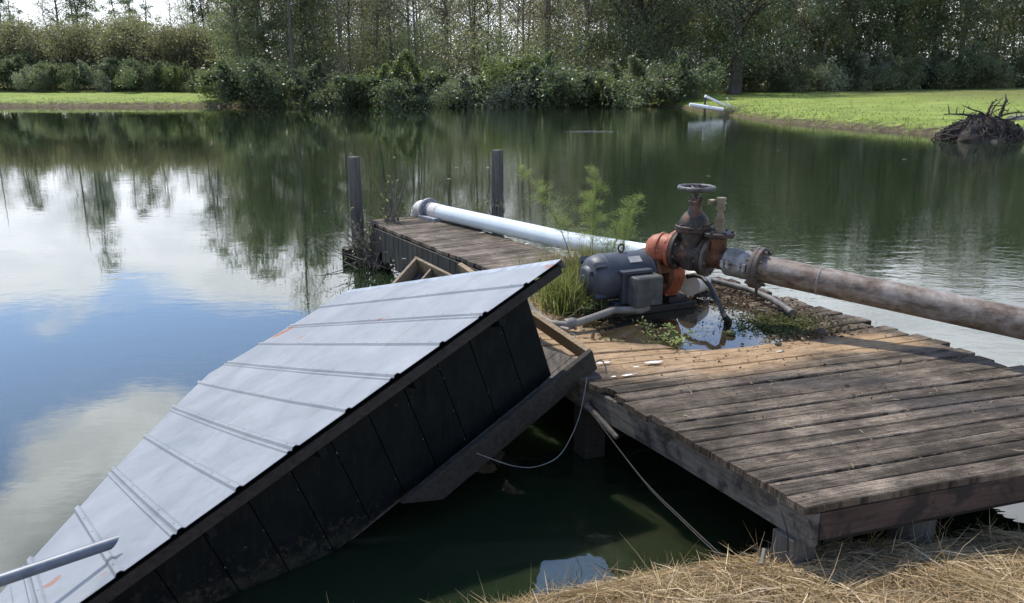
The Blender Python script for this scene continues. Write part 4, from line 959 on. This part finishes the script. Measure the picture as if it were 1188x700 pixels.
for i in range(34):       # broken roots sticking out
    th = g.uniform(0, 6.28); f = g.uniform(.45, 1); rr0 = (1.55*(1-f)**.62+.1)
    p = st_c+np.array([math.cos(th)*rr0*1.3, .3+math.sin(th)*rr0*.8, -.4+1.5*f]); d = np.array([math.cos(th)*1.1, math.sin(th)*.6, g.uniform(-.1, .55)]); L = g.uniform(.25, .8); pts = [p]
    for k_ in range(4): d = nrm(d+g.normal(0, .35, 3)); pts.append(pts[-1]+d*L/4)
    r0 = g.uniform(.015, .04); mb.tube(pts, [r0*(1-.2*k_) for k_ in range(5)], 5, False)
for (dx, dz, l, a, rb) in ((-.25, 1.15, 1.75, 3.0, .085), (.0, 1.25, .8, 1.62, .075), (.62, 1.1, 1.1, 1.5, .10), (.2, 1.25, .9, .9, .045), (.5, 1.1, 1.5, .35, .06), (-.1, 1.2, 1.2, 2.6, .05), (.8, .95, 1.2, .1, .07), (-.3, 1.0, 1.3, 3.35, .07), (.1, 1.2, 1.3, .5, .035)):
    p = st_c+np.array([dx, .1, dz]); pts = [p]
    for k_ in range(6): a += g.normal(0, .13)+(.06 if 2.4 < a < 3.2 else 0); pts.append(pts[-1]+np.array([math.cos(a)*l/6, g.normal(0, .06), math.sin(a)*l/6]))
    mb.tube(pts, [rb*(1-.13*k_) for k_ in range(7)], 7, False)
    for k_ in (2, 3, 4, 5): e_r = pts[k_]+g.normal(0, .22, 3)+[0, 0, .12]; mb.tube([pts[k_], (pts[k_]+e_r)/2+g.normal(0, .05, 3), e_r], [rb*.4, rb*.25, rb*.1], 5, False)
obj('roots', mb, M['root'], stump); stump.scale = (.84, .84, .80)
lg = atz(1185, 140, .55); tag(obj('fallen_log', MB().tube([lg+[-.5, 0, -.02], lg+[.6, .3, 0], lg+[3, 1.0, .05]], [.24, .26, .25], 14), M['log']), 'grey fallen log lying on the grass behind the uprooted stump', 'log')

def far(px, y, z): return atz(px, y, z)
dk = far(818, 134, 0); t_d = dk[1]*C-(dk[2]-CZ)*S
fr = thing('white_pipe_frame', 'white pipes fixed to a dark post at the point of the far grass bank', 'pipe frame', dk)
obj('post', MB().tube([dk-[0, 0, .8], att(818, 111.5, t_d)], .075, 10), M['bark_dark'], fr)
obj('pipe', MB().tube([att(800, 121.5, t_d-.2), att(839, 127.5, t_d-.2)], .12, 12), M['feather'], fr)
obj('pipe', MB().tube([att(818, 111.5, t_d-.1), att(840.5, 122.5, t_d+.6)], .085, 12), M['feather'], fr)
gb = att(846, 124.5, t_d+.4)
brush('dead_brush', 'low brown brush heap at the foot of the white pipes', (gb[0], gb[1], float(ground_h(gb[0], gb[1]))), 1.0, .6, 140, 81, M['bark'], leafn=200)
eg = att(846.5, 122, t_d+1.2); eg[2] = float(ground_h(eg[0], eg[1]))+.25
bird = MB().tube([eg+[.22, 0, -.02], eg+[.15, 0, .02], eg+[.0, 0, .14], eg+[-.1, 0, .26], eg+[-.14, 0, .34]], [.015, .06, .095, .07, .04], 12)
bird.tube([eg+[-.12, 0, .30], eg+[-.17, 0, .42], eg+[-.13, 0, .54], eg+[-.16, 0, .63], eg+[-.2, 0, .66], eg+[-.25, 0, .655]], [.04, .028, .024, .026, .032, .015], 10)
egret = tag(obj('egret', bird, M['feather'], origin=eg-[0, 0, .25]), 'small white egret standing on the far bank by the white pipes', 'bird')
obj('beak', MB().tube([eg+[-.24, 0, .655], eg+[-.34, 0, .645]], [.014, .003], 8), M['beak'], egret)
for sx in (-.03, .04): obj('leg', MB().tube([eg+[sx, 0, .06], eg+[sx+.02, 0, -.1], eg+[sx, 0, -.27]], .011, 6), M['bark_dark'], egret)
fs = atz(688, 153, 0); tag(obj('floating_stick', MB().tube([fs+[-1.3, 0, .0], fs+[-.2, .1, .012], fs+[.9, -.1, .0]], [.012, .03, .02], 6), M['log']), 'pale stick floating on the far middle of the pond', 'stick')
n = 45; fx = rng.uniform(-2, 14, n); fy = rng.uniform(18, 62, n); ok = pond_sd(fx, fy) < -1; fx, fy = fx[ok], fy[ok]; n = len(fx); sz = rng.uniform(.02, .05, n)
q = np.stack([np.stack([fx+sx*sz, fy+sy*sz, np.full(n, .006)], -1) for sx, sy in ((-1,-1),(1,-.8),(1.1,1),(-.9,1))], 1)
tag(mobj('floating_leaves', qmesh('floating_leaves', q, [M['leaf_pale']], rng.uniform(.2, 1, n))), 'small pale leaves afloat on the open pond', 'leaves', kind='stuff')

# ------------------------------------------------------------------ woodland
def leafcloud(centres, sig, per, size, g, flat=1.0, drop=0.0, aspect=.55):
    n = len(centres)*per; c = np.repeat(centres, per, 0)+g.normal(0, 1, (n, 3))*(np.repeat(np.asarray(sig).reshape(-1, 1)*np.ones((len(centres), 1)), per, 0))*[1, 1, flat]
    a1 = g.normal(0, 1, (n, 3)); a1[:, 2] -= drop; a1 /= np.linalg.norm(a1, axis=1)[:, None]
    a2 = np.cross(a1, g.normal(0, 1, (n, 3))); a2 /= np.linalg.norm(a2, axis=1)[:, None]
    s = g.uniform(size[0], size[1], n)[:, None]; a1 = a1*s*.5; a2 = a2*s*.5*aspect
    q = np.stack([c-a1, c+a2*.9, c+a1, c-a2*.9], 1)
    cv = np.repeat(g.uniform(0, .55, len(centres)), per); v = np.clip(cv+g.uniform(0, .45, n), 0, 1)**1.25
    return q, v
def crown_mesh(name, g, kind, mat):
    """unit trees: real metres, base at 0"""
    if kind == 'bush':
        L = g.integers(6, 10); cs = []; 
        for _ in range(L):
            ctr = np.array([g.normal(0, 1.25), g.normal(0, 1.0), g.uniform(.5, 2.7)]); ctr[2] *= 1-.12*abs(ctr[0]); rad = g.uniform(.6, 1.25)
            n = int(13*rad); d = g.normal(0, 1, (n, 3)); d /= np.linalg.norm(d, axis=1)[:, None]; cs.append(ctr+d*(g.uniform(.3, 1, n)**.5)[:, None]*rad*[1, 1, .85])
        for _ in range(9):     # long shoots that break the outline
            a0 = g.uniform(0, 6.28); p0 = np.array([math.cos(a0)*1.2, math.sin(a0)*.9, g.uniform(1.2, 2.6)]); dd0 = np.array([math.cos(a0)*.7, math.sin(a0)*.6, g.uniform(.2, 1.3)])
            cs.append(p0+dd0*np.linspace(.3, g.uniform(.9, 1.5), 5)[:, None]-np.array([0, 0, .25])*np.linspace(0, 1, 5)[:, None]**2)
        c = np.concatenate(cs); c[:, 2] = np.abs(c[:, 2])+.1; n = len(c)
        sg = g.uniform(.2, .42, n); sg[-45:] = .12
        q, v = leafcloud(c, sg, 105, (.10, .25), g)
    elif kind == 'thicket':
        n = 170; c = np.stack([g.normal(0, 1.7, n), g.normal(0, 1.2, n), g.uniform(.2, 1, n)**.85*6.2], -1); c[:, 2] *= (1-.05*np.abs(c[:, 0]))+.06*np.sin(c[:, 0]*2.3)
        q, v = leafcloud(c, g.uniform(.25, .5, n), 105, (.11, .26), g, 1.5, 0, .5)
    elif kind == 'tall':
        n = 125; z = g.uniform(.10, 1, n)*17; w = 3.4*np.sin(np.clip((z-1)/17, 0, 1)*math.pi*.93+.12)**.6+.3
        th = g.uniform(0, 6.28, n); rr0 = np.sqrt(g.uniform(.05, 1, n)); c = np.stack([np.cos(th)*rr0*w, np.sin(th)*rr0*w, z], -1)
        c += .6*np.stack([np.sin(z*1.3), np.cos(z*1.1), 0*z], -1)
        q, v = leafcloud(c, g.uniform(.3, .6, n), 92, (.13, .32), g, .8)
    elif kind == 'sparse':
        n = 92; z = g.uniform(.14, 1, n)**1.15*18; w = 2.9*np.sin(np.clip(z/18, 0, 1)*math.pi*.85+.2)**.8+.2
        th = g.uniform(0, 6.28, n); rr0 = np.sqrt(g.uniform(.0, 1, n)); c = np.stack([np.cos(th)*rr0*w, np.sin(th)*rr0*w, z], -1)
        q, v = leafcloud(c, g.uniform(.35, .8, n), 72, (.10, .23), g, .9)
    elif kind == 'pine':
        n = 46; z = np.where(g.random(n) < .22, g.uniform(.36, .6, n), g.uniform(.52, 1, n))*20; w = 2.6*(1.12-z/20)**.5+.4
        th = g.uniform(0, 6.28, n); rr0 = g.uniform(.2, 1, n); c = np.stack([np.cos(th)*rr0*w, np.sin(th)*rr0*w, z], -1)
        q, v = leafcloud(c, g.uniform(.3, .6, n), 75, (.22, .46), g, .5, 0, .3)
    elif kind == 'oak':
        n = 190; d = g.normal(0, 1, (n, 3)); d /= np.linalg.norm(d, axis=1)[:, None]; r0 = g.uniform(.25, 1, n)**.45
        c = d*r0[:, None]*[5.2, 4.2, 5.6]+[0, 0, 6.8]; c[:, 2] = np.maximum(c[:, 2], g.uniform(.8, 3.5, n))
        q, v = leafcloud(c, g.uniform(.3, .7, n), 105, (.10, .23), g, .9, .5)
    return qmesh(name, q, [mat], v)
def trunk_mesh(g, h, r0, limbs, spread, mat, lean=.4, z0=.35):
    mb = MB(); k = 8; rs_ = g.uniform(.6, 1.25); lean = g.uniform(.2, 1.3); pts = [np.array([lean*math.sin(i*.7)*i/k*g.uniform(.2, 1), lean*math.cos(i*.9)*i/k*g.uniform(.2, 1), h*i/k]) for i in range(k+1)]; pts[0][2] = -.4
    mb.tube(pts, [r0*rs_*(1-.85*i/k) for i in range(k+1)], 7, False)
    for i in range(limbs):
        f = g.uniform(z0, .95); j0 = min(int(f*k), k-1); p = pts[j0]+(pts[j0+1]-pts[j0])*(f*k-j0); th = g.uniform(0, 6.28); L = spread*(1.15-f)*g.uniform(.6, 1.3)+.5
        d = np.array([math.cos(th), math.sin(th), g.uniform(.3, 1.1)]); q1 = p+d*L*.5; q2 = q1+(d+g.normal(0, .35, 3))*L*.5; rb = r0*(1-.8*f)*.45
        mb.tube([p, q1, q2], [rb, rb*.6, rb*.2], 5, False)
        for _ in range(2): mb.tube([q1, q1+(d+g.normal(0, .6, 3))*L*.4], [rb*.45, rb*.12], 4, False)
    me = bpy.data.meshes.new('trunk'); me.from_pydata([tuple(v) for v in mb.v], [], mb.f); me.materials.append(mat); me.polygons.foreach_set('use_smooth', [True]*len(me.polygons)); me.update(); return me
g = np.random.default_rng(99)
SP = {}
def species(key, kind, leafmat, nvar, trunk, bark):
    SP[key] = [(trunk_mesh(g, *trunk, mat=M[bark]) if trunk else None, crown_mesh('crown', g, kind, M[leafmat])) for _ in range(nvar)]
species('bush_dark', 'bush', 'leaf_dark', 5, (2.6, .09, 9, 2.6), 'bark_dark')
species('bush_green', 'bush', 'leaf_green', 5, (2.6, .09, 9, 2.6), 'bark_dark')
species('bush_pale', 'bush', 'leaf_pale', 4, (2.4, .07, 9, 2.4), 'bark')
species('bush_grey', 'bush', 'leaf_grey', 4, (2.6, .09, 9, 2.6), 'bark')
species('thicket', 'thicket', 'leaf_olive', 3, (5.5, .06, 16, 3.0), 'bark')
species('tall_dark', 'tall', 'leaf_dark', 3, (16, .26, 26, 4.5), 'bark_dark')
species('tall_grey', 'tall', 'leaf_grey', 3, (16, .22, 26, 4.5), 'bark')
species('tall_green', 'tall', 'leaf_green', 2, (16, .22, 26, 4.5), 'bark_dark')
species('sparse_grey', 'sparse', 'leaf_brown', 3, (19, .19, 34, 3.4), 'bark')
species('sparse_olive', 'sparse', 'leaf_olive', 2, (19, .17, 34, 3.4), 'bark_dark')
species('bare', 'sparse', 'leaf_grey', 2, (20, .17, 40, 2.6), 'bark')
species('pine', 'pine', 'leaf_dark', 4, (20, .19, 13, 3.0), 'bark_dark')
species('oak', 'oak', 'leaf_dark', 1, (10, .5, 34, 7), 'bark_dark')
HF = 1.0388
def tree(name, key, px, t_, h, label, cat='tree', group=None, wide=1.0, var=None, sink=0):
    # h is scale relative to the species height
    x = (px-594)/F*t_; y = HF*t_; z = float(ground_h(x, y))-sink
    tr, cr = SP[key][random.randrange(len(SP[key])) if var is None else var]
    root = thing(name, label, cat, (x, y, z), group)
    s = h; root.scale = (s*wide, s*wide, s); root.rotation_euler = (0, 0, random.uniform(0, 6.28))
    if tr is not None: mobj('trunk', tr, root)
    mobj('crown', cr, root); return root

# named shrubs at the waterline, left to right
SHR = [
 (262, 71, 'bush_green', 1.05, 1.1, 'yellowish green shrub where the left grass bank ends'),
 (292, 69, 'bush_dark', 1.25, 1.0, 'large dark round shrub overhanging the water at the end of the left grass'),
 (318, 68.5, 'bush_grey', 1.0, 1.0, 'grey twiggy shrub drooping over the waterline in front of the single tall trunk'),
 (345, 69.5, 'bush_dark', 1.2, .9, 'dark shrub at the foot of the single tall trunk on the far shore'),
 (372, 69, 'bush_dark', .95, 1.1, 'low dark green shrub left of the bright topped bushes'),
 (398, 70, 'bush_grey', 1.05, .9, 'greyish shrub tucked between two dark shrubs on the far shore'),
 (432, 69.5, 'bush_green', 1.3, 1.0, 'broad bright topped green bush above the left post'),
 (462, 69, 'bush_dark', 1.15, 1.0, 'dark rounded bush next to the broad bright topped one'),
 (490, 70.5, 'bush_green', 1.2, 1.0, 'green bush in the middle of the far shore'),
 (520, 70, 'bush_pale', 1.05, 1.0, 'pale silvery bush at the waterline in the middle of the far shore'),
 (546, 69.5, 'bush_dark', 1.0, 1.0, 'small dark bush beside the pale silvery one'),
 (574, 70, 'bush_pale', 1.2, 1.0, 'pale grey bush directly above the right post'),
 (600, 71, 'bush_green', 1.45, .9, 'tallest yellow green bush under the bright sky gap'),
 (628, 69.5, 'bush_dark', 1.3, 1.0, 'dark dense bush right of the yellow green one'),
 (656, 69, 'bush_dark', 1.35, 1.1, 'black green bush mound over the floating stick'),
 (684, 69.5, 'bush_dark', 1.25, 1.0, 'shaded bush at the foot of the woodland right of middle'),
 (712, 69, 'bush_green', 1.15, 1.0, 'mid green bush right of the shaded mound'),
 (738, 69.5, 'bush_grey', 1.2, 1.0, 'grey brown bush with bare hanging twigs at the shore corner'),
 (766, 68.5, 'bush_grey', 1.1, 1.1, 'twiggy grey bush hanging into the water left of the white pipes'),
 (792, 71, 'bush_dark', 1.25, 1.0, 'dark bush behind the white pipes'),
]
for px, t_, key, h, wd2, lab in SHR: tree('shrub', key, px, t_-2.6+random.uniform(-.5, .5), h*.97, lab, 'shrub', 'shrubs along the far shore', wd2*1.1, sink=.2)
for i, px in enumerate(range(-160, 262, 13)):
    tree('thicket_shrub', 'thicket', px+random.uniform(-5, 5), random.uniform(88, 94), random.uniform(.86, 1.16), 'tall olive brown shrub in the even thicket behind the left grass bank', 'shrub', 'olive thicket behind the left bank', 1.1)
LOW = [(-120, 'bush_dark'), (-70, 'bush_green'), (-25, 'bush_pale'), (8, 'bush_dark'), (40, 'bush_pale'), (62, 'bush_grey'), (88, 'bush_dark'), (112, 'bush_pale'), (128, 'bush_green'), (150, 'bush_dark'), (172, 'bush_dark'), (190, 'bush_grey'), (208, 'bush_green'), (226, 'bush_grey'), (244, 'bush_green')]
LOWL = {8: 'dark shrub at the left end of the low row on the grass bank', 40: 'pale low shrub near the left end of the grass bank', 62: 'grey low shrub beside the pale one at the left of the grass bank', 88: 'dark upright shrub in front of the olive thicket on the left', 112: 'pale bushy shrub in the middle of the left grass bank', 128: 'green low shrub right of the pale one on the left bank', 150: 'dark tall shrub rising against the olive thicket', 172: 'blackish shrub right of the tall dark one on the left bank', 190: 'grey low shrub toward the right of the left grass bank', 208: 'green shrub near the right end of the left grass', 226: 'grey shrub next to the green ones at the right end of the left grass', 244: 'last green shrub at the right end of the left grass'}
for px, key in LOW:
    tree('shrub', key, px, random.uniform(82, 86), random.uniform(.55, .95)*(1.25 if key == 'bush_dark' else 1), LOWL.get(px, 'low shrub on the left bank beyond the picture edge'), 'shrub', 'low shrubs on the left grass bank', .95)
# single trunk and big oak
tree('tree', 'bare', 340, 76, 1.15, 'single tall straight dark trunk above the dark shrubs left of middle', wide=1.1, var=0)
tree('oak_tree', 'oak', 852, 76, 1.35, 'wide dark oak spreading its limbs over the white pipes', var=0)
tree('oak_tree', 'oak', 1290, 66, 1.3, 'dark oak at the far right behind the lawn', var=0)
tree('oak_tree', 'oak', 742, 77, 1.25, 'dark vine covered oak at the corner of the far shore', var=0, wide=.8)
GL = {'tall_dark': 'dark dense tall tree in the far woodland', 'tall_grey': 'grey leaved tall tree in the far woodland', 'tall_green': 'green leaved tall tree in the far woodland', 'sparse_grey': 'thin brown leaved tree with visible trunk in the far woodland', 'sparse_olive': 'slender yellowing tree in the far woodland', 'bare': 'nearly bare slender tree standing in the back of the far woodland', 'pine': 'tall thin pine with a bare trunk behind the olive thicket'}
def wood_of(px0, px1, step, t0, t1, keys, h0, h1):
    px = px0
    while px < px1:
        key = random.choice(keys); tree('pine_tree' if key == 'pine' else 'tree', key, px+random.uniform(-step*.8, step*.8), random.uniform(t0, t1), random.uniform(h0, h1), GL[key], 'tree', key.replace('_', ' ')+' trees of the far woodland'); px += step
wood_of(268, 430, 17, 76, 86, ['tall_grey', 'sparse_grey', 'sparse_grey', 'sparse_olive', 'tall_grey'], .8, 1.0)
wood_of(430, 560, 16, 78, 92, ['sparse_grey', 'sparse_olive', 'bare', 'sparse_grey'], .75, 1.0)
wood_of(612, 760, 16, 76, 90, ['sparse_grey', 'tall_grey', 'sparse_olive', 'sparse_grey'], .8, 1.0)
wood_of(760, 930, 19, 79, 90, ['tall_dark', 'tall_grey', 'tall_grey', 'sparse_grey'], .82, 1.0)
wood_of(930, 1400, 19, 83, 90, ['tall_dark', 'tall_grey', 'tall_grey', 'sparse_grey', 'tall_green'], .95, 1.18)
wood_of(790, 1400, 26, 93, 106, ['sparse_grey', 'tall_grey', 'tall_dark', 'bare'], .85, 1.05)
wood_of(260, 800, 14, 92, 122, ['bare', 'sparse_grey', 'tall_grey', 'sparse_grey'], .85, 1.15)
wood_of(-150, 262, 21, 104, 130, ['pine', 'pine', 'pine', 'bare', 'sparse_grey'], .62, 1.15)
for px, key, h in ((232, 'pine', 1.0), (241, 'pine', .82), (258, 'sparse_grey', .7), (277, 'bare', 1.1), (100, 'pine', .75), (64, 'sparse_grey', .62), (12, 'pine', .7), (158, 'pine', .66), (205, 'sparse_grey', .58)):
    tree('pine_tree' if key == 'pine' else 'tree', key, px, random.uniform(100, 112), h, GL[key], 'tree', key.replace('_', ' ')+' trees of the far woodland')
EDGE = [(880, 'bush_grey'), (915, 'bush_dark'), (950, 'bush_pale'), (985, 'bush_dark'), (1015, 'bush_pale'), (1040, 'bush_grey'), (1075, 'bush_dark'), (1110, 'bush_dark'), (1145, 'bush_grey'), (1180, 'bush_dark'), (1230, 'bush_dark'), (1280, 'bush_green')]
EL = {880: 'grey shrub under the oak at the left end of the lawn', 915: 'dark shrub at the shaded back edge of the lawn', 950: 'pale speckled shrub at the back of the lawn', 985: 'dark shrub between two pale ones behind the lawn', 1015: 'bright pale shrub in the middle of the lawn back edge', 1040: 'grey shrub right of the bright pale one behind the lawn', 1075: 'dark shrub behind the lawn left of the stump', 1110: 'black green shrub behind the lawn above the stump', 1145: 'grey shrub behind the lawn right above the stump', 1180: 'dark shrub at the right picture edge behind the lawn'}
for px, key in EDGE: tree('shrub', key, px, random.uniform(79.5, 82), random.uniform(.8, 1.3), EL.get(px, 'shrub behind the lawn beyond the right picture edge'), 'shrub', 'shrubs behind the lawn', 1.0, sink=.2)
# understorey that reads as one mass
gq = np.random.default_rng(123); n = 2900
ux = np.concatenate([gq.uniform(-170, 262, 500), gq.uniform(240, 1420, n-500)]); ut = np.where(ux < 262, gq.uniform(95, 102, n), np.where(ux < 800, gq.uniform(76, 100, n), gq.uniform(84, 104, n))); uX = (ux-594)/F*ut; uY = HF*ut
uz = ground_h(uX, uY)+gq.uniform(0, 1, n)**1.3*np.where(ux < 262, 5.2, np.where(ux < 700, 6.0, 9.5))
q, v = leafcloud(np.stack([uX, uY, uz], -1), gq.uniform(.6, 1.2, n), 80, (.17, .38), gq)
mi_ = np.repeat(np.minimum((.45+gq.random(n)*2.5).astype(int), 2), 80)
tag(mobj('undergrowth', qmesh('undergrowth', q, [M['leaf_dark'], M['leaf_grey'], M['leaf_brown']], v*.9, mi_)), 'dark tangled undergrowth filling the far woodland', 'undergrowth', kind='stuff')

# ------------------------------------------------------------------ camera, light, world
cam = bpy.data.cameras.new('camera'); co = bpy.data.objects.new('camera', cam); COL.objects.link(co)
co.location = (0, 0, CZ); co.rotation_euler = (R(90)-P, 0, 0)
cam.sensor_fit = 'HORIZONTAL'; cam.sensor_width = 36; cam.lens = 36*F/1188; cam.clip_end = 5000; cam.clip_start = .05
SC.camera = co
EL_, AZ = 57, -36     # sun high, behind the woodland and to the left
sv = Vector((math.cos(R(EL_))*math.sin(R(AZ)), math.cos(R(EL_))*math.cos(R(AZ)), math.sin(R(EL_))))
sun = bpy.data.lights.new('sun', 'SUN'); so_ = bpy.data.objects.new('sun', sun); COL.objects.link(so_)
sun.energy = 3.4; sun.angle = R(.6); sun.color = (1, .94, .84); so_.rotation_euler = sv.to_track_quat('Z', 'Y').to_euler()
so_.location = (0, 0, 50)
wd = bpy.data.worlds.new('World'); SC.world = wd; wd.use_nodes = True
nt = wd.node_tree; nt.nodes.clear()
class WT(NT):
    def __init__(s): s.t = nt
t = WT()
sky = t.n('ShaderNodeTexSky', sky_type='NISHITA'); sky.sun_disc = False; sky.sun_elevation = R(EL_); sky.sun_rotation = R(AZ); sky.air_density = 1.0; sky.dust_density = .6; sky.ozone_density = 1.5
dirv = t.n('ShaderNodeTexCoord').outputs['Generated']
xyz = t.n('ShaderNodeSeparateXYZ', {0: dirv}); zc = t.math('MAXIMUM', xyz.outputs[2], 0.0)
den = t.math('ADD', zc, .22)
pv = t.n('ShaderNodeCombineXYZ', {0: t.math('DIVIDE', xyz.outputs[0], den), 1: t.math('DIVIDE', xyz.outputs[1], den), 2: 0.0}).outputs[0]
pv = t.n('ShaderNodeMapping', {'Vector': pv, 'Location': (3.1, 1.7, 0)}).outputs[0]
n1 = t.noise(pv, 1.5, 9, .56, .15); n2 = t.noise(pv, 3.2, 6, .6)
bias = t.ramp(zc, [(0, .24), (.08, .26), (.15, .36), (.2, .36), (.25, .22), (.295, -.06), (.41, -.06), (.47, .0), (.62, .02), (.8, .0)])
def spot(az, el, rad, amt):
    v = (math.cos(R(el))*math.sin(R(az)), math.cos(R(el))*math.cos(R(az)), math.sin(R(el)))
    d = t.n('ShaderNodeVectorMath', {0: dirv, 1: v}, operation='DISTANCE').outputs['Value']
    return t.math('MULTIPLY', t.smooth(d, rad, rad*.15), amt)
acc = t.math('ADD', n1, bias)
for az, el, rad, amt in ((-27, 30, .23, .42), (-33, 34, .2, .3), (-10, 19.5, .13, .26), (-45, 22, .3, -.2), (8, 36, .22, -.5), (-2, 44, .3, -.3), (33, 21, .28, .4)):
    acc = t.math('ADD', acc, spot(az, el, rad, amt))
mask = t.smooth(acc, .60, .72)
ccol = t.ramp(t.math('ADD', t.math('MULTIPLY', n2, .6), t.math('MULTIPLY', t.smooth(acc, 1.15, .7), .4)), [(.34, (6.8, 7.1, 7.6)), (.60, (10.2, 10.6, 11.1))])
skyc = t.mix(1, sky.outputs[0], (1.03, 1.09, 1.22), 'MULTIPLY')
lowc = t.smooth(zc, .22, .40); shade_ = t.mix(lowc, (.82, .83, .85), (1.05, 1.05, 1.05))
belly = t.smooth(t.noise(pv, 6.5, 5, .6), .40, .60)
ccol = t.mix(1, ccol, shade_, 'MULTIPLY'); ccol = t.mix(t.math('MULTIPLY', belly, .28), ccol, (4.6, 5.1, 5.7))
colw = t.mix(mask, skyc, ccol)
bg = t.n('ShaderNodeBackground', {'Color': colw, 'Strength': .15}); ow = t.n('ShaderNodeOutputWorld'); t.l(bg.outputs[0], ow.inputs[0])

SC.view_settings.view_transform = 'Standard'; SC.view_settings.look = 'None'; SC.view_settings.exposure = .70; SC.view_settings.gamma = 1; SC.view_settings.use_curve_mapping = False
SC.render.engine = 'CYCLES'
cy_ = SC.cycles; cy_.use_denoising = True; cy_.max_bounces = 8; cy_.transparent_max_bounces = 8; cy_.sample_clamp_indirect = 6; cy_.caustics_reflective = False; cy_.caustics_refractive = False
